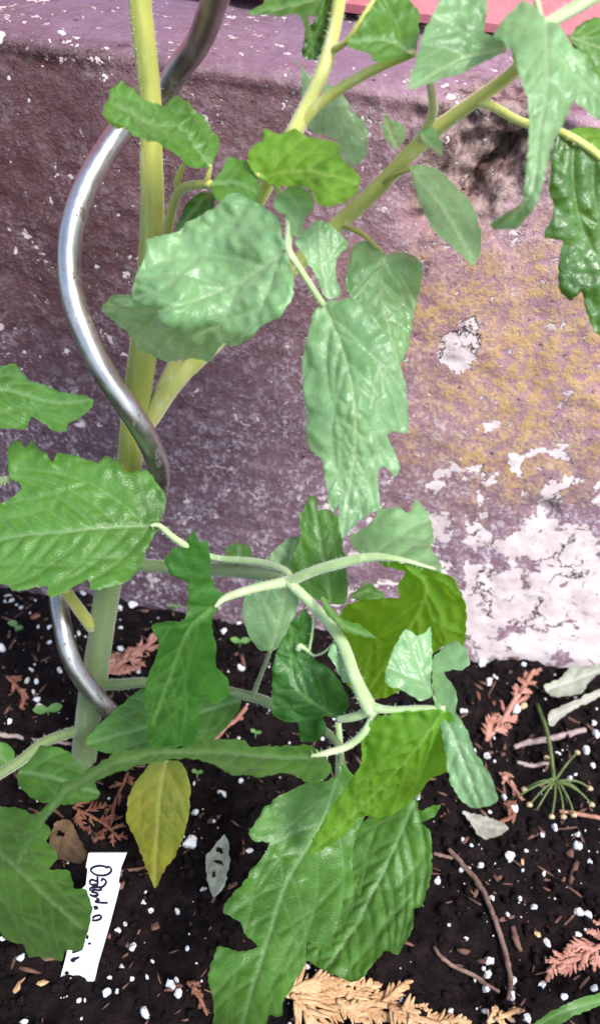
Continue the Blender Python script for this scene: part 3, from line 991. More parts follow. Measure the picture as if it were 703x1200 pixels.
leaf('leaflet', shB, 'pale', [(321, 236), (335, 222), (350, 218), (365, 226), (368, 243), (357, 257), (352, 277), (340, 274), (338, 254), (325, 248)], [(332, 224), (350, 245), (346, 275)], [(324, 236, -110), (364, 230, -112), (345, 276, -122)], quilt=0.6)

# --- the compound leaf with the big blistered leaflet
ptL = stem('leaf_stalk', plant, 'rachis', [(318, 208, -92, 7), (331, 234, -106, 8), (339, 262, -116, 9), (338, 292, -124, 9), (352, 316, -125, 8), (379, 358, -125, 8)], 10)
leaf('leaflet', ptL, 'pale', [(336, 288), (333, 280), (326, 257), (300, 236), (273, 225), (260, 236), (246, 247), (226, 258), (200, 275), (180, 278), (171, 287), (173, 297), (161, 317), (153, 345), (135, 346), (125, 351), (119, 363), (130, 375), (150, 390), (160, 406), (183, 420), (203, 424), (223, 420), (246, 424), (253, 413), (263, 400), (273, 406), (293, 396), (306, 383), (330, 370), (345, 343), (343, 320), (337, 306)],
     [(337, 292), (290, 322), (235, 348), (170, 366), (124, 362)], [(337, 292, -124), (255, 235, -108), (200, 280, -112), (123, 362, -118), (240, 345, -126), (150, 392, -113), (195, 422, -114), (245, 424, -122), (205, 378, -134), (160, 365, -126), (300, 390, -136), (343, 335, -132)], quilt=1.7, wave=3.0, nsec=4)
leaf('leaflet', ptL, 'pale', [(346, 284), (360, 268), (375, 258), (392, 268), (408, 285), (395, 303), (393, 323), (398, 345), (384, 350), (371, 327), (358, 302)], [(386, 350), (378, 310), (375, 262)], [(348, 283, -122), (408, 285, -116), (386, 350, -125)], quilt=0.8)
leaf('leaflet', ptL, 'pale', [(379, 355), (368, 367), (360, 397), (354, 423), (355, 447), (359, 487), (360, 503), (362, 523), (377, 540), (381, 563), (386, 594), (390, 601), (397, 591), (396, 610), (400, 631), (411, 620), (433, 601), (446, 596), (443, 573), (443, 551), (450, 547), (463, 558), (468, 546), (460, 527), (453, 511), (460, 505), (477, 507), (478, 483), (475, 450), (468, 427), (458, 403), (440, 373), (413, 349), (400, 351)],
     [(379, 357), (402, 410), (414, 460), (418, 510), (412, 560), (402, 624)], [(379, 357, -125), (415, 480, -146), (402, 622, -156), (355, 450, -134), (478, 490, -138), (365, 520, -144), (465, 550, -146)], quilt=1.2, nsec=9, ang=36)

# --- small top compound leaf in front of the stem
ptC = stem('leaf_stalk', plant, 'stem', [(192, 285, -80, 12), (200, 255, -86, 12), (206, 232, -91, 11), (218, 219, -96, 11), (247, 215, -102, 9)], 10)
stem('bud', ptC, 'stem', [(208, 228, -92, 8), (208, 214, -93, 9), (212, 200, -94, 7), (216, 190, -94, 3)], 8)
stem('petiole', ptC, 'stem', [(240, 216, -101, 7), (244, 206, -102, 6), (247, 193, -102, 5)], 8)
leaf('leaflet', ptC, 'mid', [(142, 95), (132, 101), (128, 113), (122, 134), (137, 140), (153, 153), (167, 163), (190, 173), (203, 181), (220, 196), (243, 198), (250, 191), (256, 166), (251, 153), (233, 130), (215, 116), (203, 113), (197, 121), (183, 121), (165, 115), (150, 103)],
     [(247, 193), (222, 152), (180, 138), (131, 112)], [(247, 193, -102), (128, 113, -114), (256, 165, -94), (200, 113, -96), (205, 181, -116), (180, 138, -112)], quilt=3.0, wave=2.6, nsec=9)
leaf('leaflet', ptC, 'mid', [(250, 212), (247, 222), (257, 238), (275, 230), (300, 242), (303, 215), (298, 198), (285, 188), (268, 184), (262, 196)], [(249, 215), (275, 212), (301, 222)], [(252, 214, -103), (300, 240, -112), (285, 188, -98)])
leaf('leaflet', ptC, 'deep', [(216, 242), (206, 273), (226, 263), (250, 246), (253, 228), (236, 226)], [(250, 218), (230, 240), (208, 270)], [(206, 272, -92), (248, 244, -98), (236, 226, -92)])

# --- leaves on the left
ptD0 = stem('leaf_stalk', plant, 'stem_low', [(-120, 975, -134, 13), (-116, 850, -126, 12), (-100, 700, -118, 10), (-50, 600, -111, 9), (0, 566, -107, 8), (30, 556, -106, 7)], 10)
stem('petiole', ptD0, 'stem_low', [(-108, 760, -121, 9), (-112, 600, -114, 8), (-98, 500, -110, 7), (-72, 456, -108, 5)], 8)
leaf('leaflet', ptD0, 'mid', [(-75, 440), (-30, 425), (0, 428), (17, 427), (25, 436), (37, 446), (67, 457), (110, 468), (97, 488), (80, 496), (78, 506), (60, 503), (38, 488), (30, 502), (18, 503), (0, 502), (-40, 505), (-75, 480)], [(-75, 455), (0, 455), (60, 470), (108, 468)], [(-60, 455, -108), (0, 430, -98), (108, 468, -110), (0, 500, -116), (60, 503, -114)], quilt=0.9)
leaf('leaflet', plant, 'mid', [(186, 615), (195, 590), (193, 577), (186, 570), (173, 552), (147, 553), (137, 540), (123, 535), (115, 543), (90, 535), (69, 531), (62, 541), (56, 531), (47, 528), (38, 516), (30, 523), (20, 516), (10, 526), (10, 546), (13, 558), (25, 573), (0, 591), (-25, 600), (-32, 640), (-10, 680), (11, 686), (17, 693), (37, 690), (56, 686), (55, 696), (62, 700), (77, 693), (103, 680), (107, 691), (123, 690), (147, 683), (163, 668), (173, 643), (185, 620)],
     [(187, 616), (140, 617), (80, 622), (20, 628), (-28, 640)], [(187, 617, -115), (20, 520, -101), (90, 536, -103), (0, 685, -138), (100, 688, -138), (-28, 640, -126), (90, 620, -122), (190, 580, -108)], quilt=1.1, wave=1.6, nsec=8, ang=52)

# --- the central compound leaf
rac = stem('leaf_rachis', plant, 'stem_low', [(134, 652, -88, 14), (170, 662, -96, 15), (230, 666, -104, 16), (283, 669, -114, 17), (320, 676, -124, 16), (340, 682, -131, 13)], 12)
stem('petiole', rac, 'rachis', [(177, 616, -117.4, 3), (187, 616, -116.2, 6), (205, 631, -117, 8), (228, 645, -117, 8), (255, 654, -116, 8), (300, 658, -119, 9), (332, 668, -126, 9), (342, 680, -131, 9)], 10)
stem('petiole', rac, 'rachis', [(252, 711, -141.4, 4), (262, 702, -139.8, 8), (280, 695, -136, 10), (305, 688, -133, 11), (340, 681, -131, 13)], 10)
arm = stem('petiole', rac, 'rachis', [(336, 683, -131, 13), (365, 670, -133, 12), (395, 661, -135, 13), (432, 653, -137, 11), (470, 656, -140, 6), (516, 669, -141, 3)], 10)
r2 = stem('rachis_tip', rac, 'rachis', [(336, 680, -131, 12), (355, 698, -135, 12), (378, 722, -140, 12), (400, 752, -147, 14), (415, 792, -156, 15), (432, 828, -163, 18), (440, 836, -164, 12)], 12)
stem('petiole', rac, 'rachis', [(430, 828, -163, 14), (455, 832, -165, 9), (490, 831, -166, 9), (521, 830, -167, 6)], 10)
stem('petiole', rac, 'rachis', [(438, 832, -163, 12), (415, 840, -162, 10), (396, 843, -160, 8)], 10)
stem('petiole', rac, 'rachis', [(438, 834, -163, 8), (428, 856, -166, 9), (408, 874, -168, 9), (380, 883, -171.6, 7), (364, 886, -172.6, 3)], 10)
stem('petiole', rac, 'stem_low', [(436, 834, -163, 8), (460, 865, -152, 7), (485, 905, -138, 8), (489, 935, -135, 7)], 8)
stem('petiole', rac, 'stem_low', [(281, 668, -113, 4), (280, 660, -113, 4), (280, 655, -113, 4)], 8)
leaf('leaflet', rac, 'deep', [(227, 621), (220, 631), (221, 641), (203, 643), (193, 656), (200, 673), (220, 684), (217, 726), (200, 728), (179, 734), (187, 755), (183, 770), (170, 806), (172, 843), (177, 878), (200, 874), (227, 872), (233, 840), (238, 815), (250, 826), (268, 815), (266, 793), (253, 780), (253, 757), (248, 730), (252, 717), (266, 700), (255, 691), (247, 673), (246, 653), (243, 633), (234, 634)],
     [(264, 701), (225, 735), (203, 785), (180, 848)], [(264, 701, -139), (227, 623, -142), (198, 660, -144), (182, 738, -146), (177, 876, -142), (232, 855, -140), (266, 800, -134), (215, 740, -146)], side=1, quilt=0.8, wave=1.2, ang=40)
leaf('leaflet', rac, 'pale', [(443, 597), (463, 594), (475, 600), (482, 598), (487, 586), (503, 606), (508, 630), (505, 643), (515, 657), (517, 671), (493, 662), (470, 658), (443, 656), (420, 648), (410, 630), (423, 622), (438, 608)],
     [(425, 653), (470, 655), (516, 669)], [(425, 652, -137), (516, 669, -142), (463, 594, -120), (508, 615, -122), (415, 630, -126)], quilt=1.0, wave=1.2)
leaf('leaflet', rac, 'lime', [(430, 654), (452, 657), (476, 660), (497, 663), (517, 669), (531, 680), (542, 703), (546, 728), (543, 757), (530, 754), (508, 765), (480, 800), (450, 818), (420, 815), (402, 790), (395, 750), (402, 713), (427, 703), (466, 702), (465, 687), (474, 672), (455, 664)],
     [(476, 662), (500, 690), (470, 750), (430, 810)], [(517, 669, -141), (477, 665, -139), (545, 730, -140), (450, 815, -128), (402, 750, -120), (540, 690, -143), (430, 655, -136)], side=-1, quilt=1.7, ang=35)
leaf('leaflet', rac, 'mid', [(351, 606), (363, 583), (371, 582), (372, 598), (383, 597), (398, 608), (402, 640), (408, 690), (403, 708), (385, 707), (360, 697), (340, 664), (352, 630)], [(388, 706), (378, 650), (367, 588)], [(385, 705, -120), (366, 585, -100), (342, 655, -110), (405, 690, -118)], quilt=0.9)
leaf('leaflet', rac, 'mid', [(431, 682), (441, 690), (450, 697), (449, 706), (430, 706), (410, 700)], [(410, 700), (432, 690)], [(431, 682, -112), (449, 704, -112), (410, 700, -116)], quilt=0.4)
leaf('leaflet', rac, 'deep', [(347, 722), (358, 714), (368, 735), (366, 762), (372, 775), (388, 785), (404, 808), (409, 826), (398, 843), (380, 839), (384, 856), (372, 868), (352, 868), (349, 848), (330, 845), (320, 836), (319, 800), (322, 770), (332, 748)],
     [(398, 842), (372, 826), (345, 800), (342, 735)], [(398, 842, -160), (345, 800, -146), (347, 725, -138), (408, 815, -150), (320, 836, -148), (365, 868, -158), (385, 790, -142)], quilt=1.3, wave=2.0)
leaf('leaflet', rac, 'pale', [(476, 737), (463, 756), (451, 790), (452, 803), (470, 808), (493, 822), (508, 815), (514, 826), (522, 832), (512, 836), (505, 800), (506, 776), (504, 736), (490, 746)], [(520, 831), (502, 805), (478, 740)], [(518, 831, -167), (477, 738, -152), (451, 795, -162), (505, 738, -148)], quilt=1.0)
leaf('leaflet', rac, 'pale', [(507, 772), (531, 752), (547, 763), (550, 778), (541, 785), (520, 787), (533, 806), (536, 818), (533, 835), (545, 852), (556, 880), (573, 907), (583, 938), (560, 947), (543, 941), (527, 917), (522, 880), (515, 850), (508, 815)], [(518, 830), (536, 875), (562, 942)], [(531, 752, -146), (518, 830, -166), (580, 935, -184), (543, 940, -182), (508, 780, -152)], quilt=0.9)
leaf('leaflet', rac, 'lime', [(443, 840), (475, 834), (507, 832), (525, 832), (535, 852), (543, 868), (542, 896), (533, 913), (523, 905), (503, 916), (484, 936), (470, 947), (447, 958), (424, 957), (393, 986), (364, 1000), (370, 977), (393, 940), (420, 900), (422, 870), (432, 851)],
     [(520, 832), (475, 890), (420, 945), (366, 996)], [(520, 832, -168), (440, 842, -166), (366, 998, -164), (480, 938, -166), (541, 890, -172), (460, 890, -170)], side=-1, quilt=1.9, wave=2.0, nsec=7, ang=32)
leaf('leaflet', rac, 'mid', [(20, 1017), (22, 993), (33, 963), (60, 940), (73, 920), (97, 906), (123, 891), (140, 881), (180, 878), (213, 876), (233, 868), (283, 867), (294, 875), (340, 873), (362, 872), (378, 882), (387, 896), (388, 905), (373, 918), (360, 918), (350, 911), (333, 905), (303, 911), (267, 905), (240, 891), (213, 889), (187, 893), (167, 896), (123, 911), (93, 927), (67, 947), (50, 964), (37, 981), (25, 1007)],
     [(379, 884), (330, 887), (250, 880), (150, 889), (72, 935), (22, 1012)], [(379, 884, -171), (250, 869, -172), (270, 904, -190), (120, 893, -186), (120, 908, -194), (22, 1010, -206), (75, 925, -192), (370, 917, -186)], quilt=0.8, wave=0.9)
leaf('leaflet', rac, 'mid', [(488, 930), (490, 950), (503, 946), (516, 943), (508, 957), (493, 965), (503, 972), (506, 990), (505, 1026), (495, 1060), (485, 1066), (483, 1090), (471, 1110), (466, 1120), (452, 1113), (443, 1123), (430, 1140), (413, 1150), (393, 1143), (360, 1126), (362, 1103), (390, 1060), (410, 1000), (415, 968), (440, 956), (470, 943)],
     [(489, 932), (455, 1010), (420, 1078), (383, 1136)], [(489, 932, -135), (455, 1010, -147), (385, 1135, -176), (502, 1020, -150), (470, 1115, -174), (415, 980, -138)], quilt=1.7, wave=1.6, nsec=8)
leaf('leaflet', rac, 'mid', [(264, 645), (270, 638), (281, 636), (292, 641), (295, 650), (290, 658), (279, 663), (267, 657)], [(280, 662), (281, 639)], [(264, 645, -111), (281, 636, -110), (292, 652, -113)], quilt=0.5, wave=0.4)
leaf('stipule', rac, 'mid', [(377, 698), (388, 711), (402, 726), (420, 731), (441, 747), (425, 746), (404, 740), (390, 729), (380, 716)], [(378, 700), (402, 732), (440, 746)], [(378, 700, -140), (440, 746, -148), (402, 735, -149)], quilt=0.3, wave=0.5)
leaf('stipule', rac, 'pale', [(389, 756), (400, 758), (410, 772), (411, 790), (404, 800), (397, 790), (392, 778), (385, 768)], [(400, 756), (404, 798)], [(389, 756, -148), (410, 775, -150), (402, 800, -154)], quilt=0.5, wave=0.8)
stem('tendril', rac, 'rachis', [(395, 750, -146, 3), (380, 764, -144, 3), (368, 768, -142, 3), (360, 762, -142, 4), (352, 757, -142, 7), (349, 761, -142, 7)], 8)
stem('tendril', rac, 'rachis', [(368, 716, -138, 3), (366, 740, -140, 3), (362, 764, -142, 3)], 8)

# --- lower stem and its leaves
lowst = stem('low_branch', plant, 'stem_low', [(112, 802, -91, 13), (140, 802, -95, 13), (170, 800, -98, 12), (240, 806, -105, 12), (297, 817, -112, 12), (325, 829, -118, 12), (370, 850, -124, 9), (395, 870, -131, 9), (400, 897, -138, 8)], 12)
stem('petiole', lowst, 'stem_low', [(296, 818, -112, 6), (302, 800, -114, 6), (310, 780, -116, 5), (317, 762, -118, 5)], 8)
stem('petiole', lowst, 'stem_low', [(215, 804, -102, 6), (206, 845, -116, 5), (194, 893, -128, 5)], 8)
stem('petiole', lowst, 'rachis', [(396, 846, -126, 8), (398, 880, -132, 8), (393, 935, -142, 6)], 8)
leaf('leaflet', lowst, 'pale', [(310, 657), (327, 640), (347, 628), (356, 640), (352, 690), (345, 723), (325, 760), (315, 764), (304, 760), (296, 752), (287, 733), (285, 703), (300, 680)], [(317, 763), (331, 715), (346, 634)], [(316, 763, -118), (346, 634, -100), (287, 720, -114), (352, 690, -108)], quilt=0.7)
leaf('leaflet', lowst, 'mid', [(100, 872), (113, 853), (140, 827), (167, 807), (200, 800), (240, 815), (268, 808), (283, 822), (272, 845), (250, 866), (230, 872), (180, 880), (135, 884)], [(282, 820), (200, 845), (103, 871)], [(282, 820, -112), (103, 871, -118), (170, 808, -104), (200, 878, -126)], quilt=0.7)
leaf('leaflet', lowst, 'yellow', [(177, 895), (190, 890), (213, 894), (222, 913), (223, 946), (217, 973), (207, 1000), (193, 1020), (182, 1041), (175, 1026), (160, 986), (148, 960), (150, 936), (160, 916)], [(194, 892), (186, 950), (181, 1037)], [(194, 893, -128), (181, 1038, -152), (149, 950, -136), (223, 945, -142), (186, 950, -140)], quilt=0.6, wave=0.8, nsec=6)
leaf('leaflet', lowst, 'mid', [(402, 893), (395, 911), (350, 921), (313, 943), (300, 963), (291, 975), (297, 985), (315, 988), (310, 1000), (293, 1023), (287, 1033), (265, 1056), (263, 1070), (280, 1080), (288, 1096), (303, 1110), (277, 1115), (257, 1108), (250, 1123), (243, 1146), (250, 1173), (250, 1200), (256, 1240), (285, 1262), (305, 1230), (313, 1200), (317, 1190), (330, 1190), (333, 1173), (350, 1143), (358, 1130), (361, 1103), (386, 1120), (390, 1100), (400, 1090), (402, 1056), (413, 1048), (414, 1000), (417, 975), (430, 950), (420, 920), (408, 900)],
     [(401, 895), (377, 965), (336, 1035), (313, 1105), (287, 1190), (278, 1258)], [(401, 895, -138), (375, 965, -150), (312, 1105, -187), (275, 1255, -226), (414, 1040, -166), (263, 1063, -178), (425, 950, -144), (295, 975, -156), (385, 1115, -186), (245, 1146, -196)], quilt=0.8, wave=1.5, nsec=9)
lf = stem('left_branch', plant, 'stem_low', [(104, 850, -91, 12), (87, 857, -95, 12), (52, 870, -104, 12), (18, 896, -116, 12), (-25, 922, -130, 11), (-60, 945, -145, 9)], 10)
leaf('leaflet', lf, 'mid', [(46, 875), (63, 875), (80, 881), (90, 893), (105, 910), (118, 930), (110, 938), (83, 942), (57, 942), (37, 935), (23, 920), (20, 909), (28, 896), (33, 882)], [(21, 904), (65, 912), (116, 930)], [(21, 906, -116), (116, 930, -124), (60, 875, -108), (60, 941, -132)], quilt=0.6)
leaf('leaflet', lf, 'mid', [(-25, 872), (0, 870), (12, 874), (18, 885), (14, 896), (4, 903), (-12, 898), (-30, 888)], [(14, 897), (-5, 885), (-28, 880)], [(0, 870, -110), (14, 896, -117), (-25, 890, -118)], quilt=0.5)
leaf('leaflet', lf, 'mid', [(-50, 950), (-20, 945), (0, 947), (20, 947), (34, 952), (60, 970), (55, 986), (63, 993), (68, 1006), (58, 1018), (83, 1021), (87, 1040), (100, 1043), (108, 1063), (105, 1087), (97, 1110), (77, 1116), (73, 1125), (50, 1123), (34, 1121), (27, 1107), (7, 1103), (0, 1093), (-40, 1080), (-60, 1010)], [(-55, 950), (20, 1017), (66, 1060), (100, 1088)], [(-55, 950, -142), (20, 1017, -178), (100, 1085, -198), (0, 1093, -204), (60, 972, -158), (-50, 1040, -184)], quilt=1.0, nsec=7)


M['hair'] = simple_mat('stem_hair', (0.50, 0.56, 0.38), (0.60, 0.65, 0.46), 200, 0.5, 0.0, 500)
# one coat of fine hairs for all stems of the plant
hv, hf, off = [], [], 0
for hm, so in HAIR:
    co = np.empty(len(hm.vertices) * 3); hm.vertices.foreach_get('co', co)
    hv.append(co.reshape(-1, 3)); nf = len(hm.polygons)
    hf.append(np.arange(nf * 3).reshape(-1, 3) + off); off += nf * 3
    bpy.data.meshes.remove(hm)
hair = link('stem_hair', mesh('stem_hair', np.vstack(hv).tolist(), np.vstack(hf).tolist()), M['hair'], plant)
hair['kind'] = 'stuff'


# ------------------------------------------------------------------ spiral stake
def build_stake():
    H = [(262, -60, -92), (258, -30, -84), (251, 3, -74), (233, 50, -63), (208, 82, -57), (190, 112, -55), (165, 136, -56), (141, 154, -60), (115, 192, -68), (97, 228, -74), (84, 270, -80), (81, 310, -85), (86, 350, -90), (97, 385, -94), (120, 433, -99),
         (155, 484, -102), (178, 524, -99), (187, 556, -92), (180, 588, -82), (155, 615, -73), (120, 640, -70), (90, 665, -76), (72, 690, -84), (69, 705, -88), (74, 734, -95), (83, 772, -101), (104, 806, -104), (126, 830, -104), (148, 852, -100), (160, 872, -95), (150, 890, -92)]
    P = crom(H, 8)
    X = W(P[:, :2], P[:, 2])
    for _ in range(6):
        X[1:-1] = (X[:-2] + 2 * X[1:-1] + X[2:]) / 4
    V, F = tube_geo(X, [0.0034] * len(X), 20, 0, 5, True, 0.02)
    o = link('spiral_stake', mesh('spiral_stake', V, F), M['metal'])
    tag(o, 'grey galvanised metal spiral plant support winding round the tomato stem', 'plant stake')


build_stake()


# ------------------------------------------------------------------ plant label
def build_label():
    lab_ctrl = [(126, 1000, -158), (100, 1130, -179), (76, 1126, -178), (148, 1000, -159), (115, 1129, -179)]
    f = tps(lab_ctrl)
    out = [(104, 1000), (148, 1000), (141, 1018), (138, 1035), (140, 1038), (128, 1084), (114, 1132), (110, 1150), (70, 1150), (77, 1124), (86, 1084), (97, 1041), (101, 1037), (103, 1019), (101, 1016)]
    n = len(out)
    q0, q1, q2 = W([(126, 1000), (76, 1127), (116, 1129)], [-158, -175, -176.5])
    pn_ = np.cross(q1 - q0, q2 - q0)

    def on_plane(uv):
        d = rays(uv)
        return CAMn + d * (((q0 - CAMn) @ pn_) / (d @ pn_))[:, None]
    A = on_plane(out)
    nrm = np.cross(A[1] - A[0], A[7] - A[0]); nrm /= np.linalg.norm(nrm)
    if nrm @ (CAMn - A[0]) < 0: nrm = -nrm
    B = A - nrm * 0.0008
    V = list(A) + list(B)
    F = [tuple(range(n)), tuple(range(2 * n - 1, n - 1, -1))] + [(i, n + i, n + (i + 1) % n, (i + 1) % n) for i in range(n)]
    root = empty('plant_label', Vector(A[7]))
    tag(root, 'white plastic plant label with black handwriting pushed into the soil', 'plant label')
    tagm = link('plate', mesh('plate', V, F), M['tag'], root, smooth=False)
    bm = bmesh.new(); bm.from_mesh(tagm.data); bmesh.ops.recalc_face_normals(bm, faces=bm.faces); bm.to_mesh(tagm.data); bm.free()
    z = lambda X, Y: (70 + X / 7.81, 990 + Y / 7.81)
    strokes = [
        [(430, 200), (370, 190), (310, 205), (290, 235), (330, 270), (400, 280), (455, 262), (478, 228), (455, 200), (425, 210)],
        [(275, 340), (300, 318), (345, 330), (350, 290), (352, 350), (345, 385), (400, 380), (430, 335), (400, 310), (385, 330)],
        [(275, 345), (300, 365), (340, 360)],
        [(280, 420), (290, 395), (340, 385), (385, 395), (370, 415), (320, 410), (300, 430), (345, 440), (350, 460), (300, 465), (280, 450)],
        [(290, 460), (330, 475), (350, 455)],
        [(340, 490), (365, 500), (330, 520), (380, 528), (445, 530)],
        [(315, 570), (340, 565), (350, 580), (320, 585)],
        [(300, 690), (345, 690), (382, 670), (375, 645), (330, 650), (305, 670)],
        [(255, 860), (262, 830), (250, 850)],
        [(265, 905), (290, 900)],
        [(120, 985), (165, 970), (210, 950)],
        [(185, 1028), (150, 1040), (130, 1065), (110, 1055), (145, 1035), (160, 1050)],
    ]
    me_all = 0
    for s in strokes:
        P = crom([z(*p) for p in s], 6)
        X = on_plane(P) + nrm * 0.00012
        V, F = tube_geo(X, [0.00040] * len(X), 6, flat=0.25, flatn=Vector(nrm))
        link('pen_stroke', mesh('pen_stroke', V, F), M['ink'], root)


build_label()


# ------------------------------------------------------------------ litter on the bed
def on_soil(u, v, h=1.0):
    p = g1(u, v, 0)
    for _ in range(3):
        p = g1(u, v, soil_h(p.x, p.y) * 1000 + h)
    return p


def twig(name, pts, label, mat='twig', h=2.0, group=None, lift=None):
    P = crom([(p[0], p[1], p[2]) for p in pts], 8)
    X, rad = [], []
    for i, p in enumerate(P):
        q = on_soil(p[0], p[1], h + (lift[i * len(lift) // len(P)] if lift else 0.0))
        dep = (np.array(q) - CAMn) @ (CRn @ np.array([0, 0, -1.0]))
        rr = p[2] * 0.5 / FPX * dep
        k = (i % 16) / 16.0
        rad.append(rr * (1.0 + (0.35 if i % 13 == 5 else 0)))
        X.append(q + Vector((0.0003 * noise.noise(q * 300), 0.0003 * noise.noise(q * 280 + Vector((5, 0, 0))), 0)))
    # smooth height so the twig bridges the crumbs
    Z = np.array([x.z for x in X])
    for _ in range(20):
        Z[1:-1] = (Z[:-2] + 2 * Z[1:-1] + Z[2:]) / 4
    for x, zz in zip(X, Z): x.z = zz
    V, F = tube_geo(X, rad, 8, 0, 5, True, 0.25)
    o = link(name, mesh(name, V, F), M[mat])
    return tag(o, label, 'twig', group)


twig('twig', [(526, 995, 5), (540, 1010, 6), (556, 1030, 6), (570, 1052, 6), (581, 1080, 6), (590, 1112, 6), (598, 1148, 6), (594, 1172, 5)], 'long curved brown twig lying bare on the dark soil')
twig('twig', [(508, 1110, 4), (528, 1130, 5), (556, 1145, 5), (585, 1162, 4)], 'thin dark twig half sunk beside the long curved twig')
twig('twig', [(602, 876, 6), (630, 868, 7), (660, 862, 7), (685, 855, 6)], 'pinkish grey straight twig near the dried flower head', 'twig_pale')
twig('twig', [(605, 893, 4), (622, 897, 5), (642, 895, 4)], 'short pale twig crossing the green stalk of the dried flower head', 'twig_pale')
twig('twig', [(-20, 860, 4), (20, 863, 5), (55, 869, 4), (92, 872, 4)], 'thin grey twig lying beside the foot of the tomato stem', 'twig_pale')
twig('twig', [(508, 1000, 4), (520, 1003, 4), (530, 1006, 4)], 'stub of reddish twig touching the end of the long curved twig')
twig('twig', [(600, 1085, 6), (605, 1105, 7), (610, 1115, 5)], 'short fat reddish bark splinter beside the long curved twig', 'bark')
twig('twig', [(560, 770, 4), (585, 768, 5), (608, 772, 4)], 'small brown twig lying at the foot of the white flaking patch')
twig('twig', [(655, 950, 4), (680, 955, 5), (715, 962, 5)], 'reddish twig under the right side of the dried flower head', 'cedar_pink')


def frond(name, axis, label, mat, size=16, side_n=9, group=None, h=2.5, spread=1.0, seed=1, width=5.0):
    """flat sprays of scale leaves: axis in pixels on the soil"""
    rg = random.Random(seed)
    c = on_soil(*axis[len(axis) // 2][:2], 0)
    root = empty(name, c)
    tag(root, label, 'dead frond', group)
    up = Vector((0, 0, 1))
    A = crom([(p[0], p[1]) for p in axis], 10)
    X = [on_soil(p[0], p[1], h) for p in A]
    Z = np.array([x.z for x in X])
    for _ in range(25):
        Z[1:-1] = (Z[:-2] + 2 * Z[1:-1] + Z[2:]) / 4
    for x, zz in zip(X, Z): x.z = zz
    dep = (np.array(X[len(X) // 2]) - CAMn) @ (CRn @ np.array([0, 0, -1.0]))
    px = dep / FPX

    def scaly(path, w):
        n = len(path)
        rad = [w * px * 0.5 * (0.75 + 0.35 * abs(math.sin(i * 1.3))) * (1.0 if i < n - 2 else (0.7 if i < n - 1 else 0.25)) for i in range(n)]
        return tube_geo(path, rad, 6, 0, 5, True, 0.0, 0.45, up)
    V, F = scaly(X, width)
    link('rachis', mesh('rachis', V, F), M[mat], root)
    L = sum((X[i + 1] - X[i]).length for i in range(len(X) - 1))
    for k in range(side_n):
        t = (k + 0.4) / side_n
        i = min(int(t * (len(X) - 1)), len(X) - 2)
        d = (X[i + 1] - X[i]).normalized()
        sd = -1 if k % 2 else 1
        an = sd * R(rg.uniform(34, 50)) * spread
        bl = size * px * (1.15 - 0.75 * t) * rg.uniform(0.8, 1.15)
        dirv = Matrix.Rotation(an, 3, 'Z') @ Vector((d.x, d.y, 0))
        VV, FF = [], []

        def add(path, w):
            v, f = scaly(path, w)
            o_ = len(VV)
            VV.extend(v); FF.extend([tuple(a + o_ for a in q) for q in f])
        path = []
        m = max(5, int(bl / px / 3.2))
        bend = rg.uniform(-0.25, 0.25) - sd * 0.25
        for j in range(m + 1):
            s = j / m
            r_ = Matrix.Rotation(bend * s, 3, 'Z')
            q = X[i] + (r_ @ dirv) * (bl * s)
            q.z = max(q.z + 0.0015 * math.sin(s * 2.5 + k), soil_h(q.x, q.y) + 0.0008)
            path.append(q)
        add(path, width * 0.85)
        for j in range(1, m):
            for s2 in ((1, -1) if j % 2 else (-1,)):
                if rg.random() < 0.25: continue
                l2 = bl * 0.42 * (1.1 - j / m) * rg.uniform(0.7, 1.2) + 2.0 * px
                d2 = (path[j + 1] - path[j]).normalized()
                d2 = Matrix.Rotation(s2 * R(rg.uniform(30, 46)), 3, 'Z') @ Vector((d2.x, d2.y, 0))
                m2 = 4
                add([path[j] + d2 * (l2 * e / m2) + Vector((0, 0, 0.0006 * e / m2 * rg.uniform(-1, 1))) for e in range(m2 + 1)], width * 0.72)
        link('spray', mesh('spray', VV, FF), M[mat], root)
    return root


frond('cedar_frond', [(334, 1165), (370, 1172), (420, 1174), (470, 1184), (520, 1205), (560, 1228)], 'large tan dried cedar frond with feathery sprays under the toothed tomato leaflet', 'cedar_tan', 60, 24, seed=3, width=8.0)
frond('cedar_frond', [(745, 1092), (705, 1108), (675, 1122), (640, 1136)], 'pink brown dried cedar frond on bare soil beside the green blade', 'cedar_pink', 42, 15, seed=5, width=6.5)
frond('cedar_frond', [(569, 868), (588, 845), (603, 820), (615, 802), (626, 784)], 'pink brown dried cedar sprig leaning below the white flaking patch', 'cedar_pink', 26, 12, seed=8, width=6)
frond('cedar_frond', [(118, 795), (140, 778), (165, 763), (190, 742)], 'reddish dried cedar frond right behind the tomato stem', 'cedar_pink', 32, 15, seed=9, width=6)
frond('cedar_frond', [(250, 868), (265, 852), (278, 842), (290, 826)], 'narrow pink dried cedar sprig beneath the low branch', 'cedar_pink', 12, 5, seed=12, width=6.0)
frond('cedar_frond', [(8, 792), (20, 804), (28, 818), (24, 830)], 'small brown dried cedar sprig left of the metal spiral foot', 'cedar_brown', 16, 5, seed=13, width=5.0)
frond('cedar_frond', [(85, 945), (105, 955), (128, 970), (142, 985)], 'tangled red brown cedar sprig between the label and stem foot', 'cedar_brown', 30, 9, seed=15, spread=1.5, width=4.0)
frond('cedar_frond', [(150, 905), (135, 940), (130, 968)], 'red brown cedar stalk beside the yellowing leaflet', 'cedar_brown', 18, 6, seed=16, spread=1.4, width=4.0)
frond('cedar_frond', [(570, 1198), (590, 1190), (610, 1182)], 'tan dried cedar tuft at the lower end of the long twig', 'cedar_tan', 18, 6, seed=17, width=6.0)
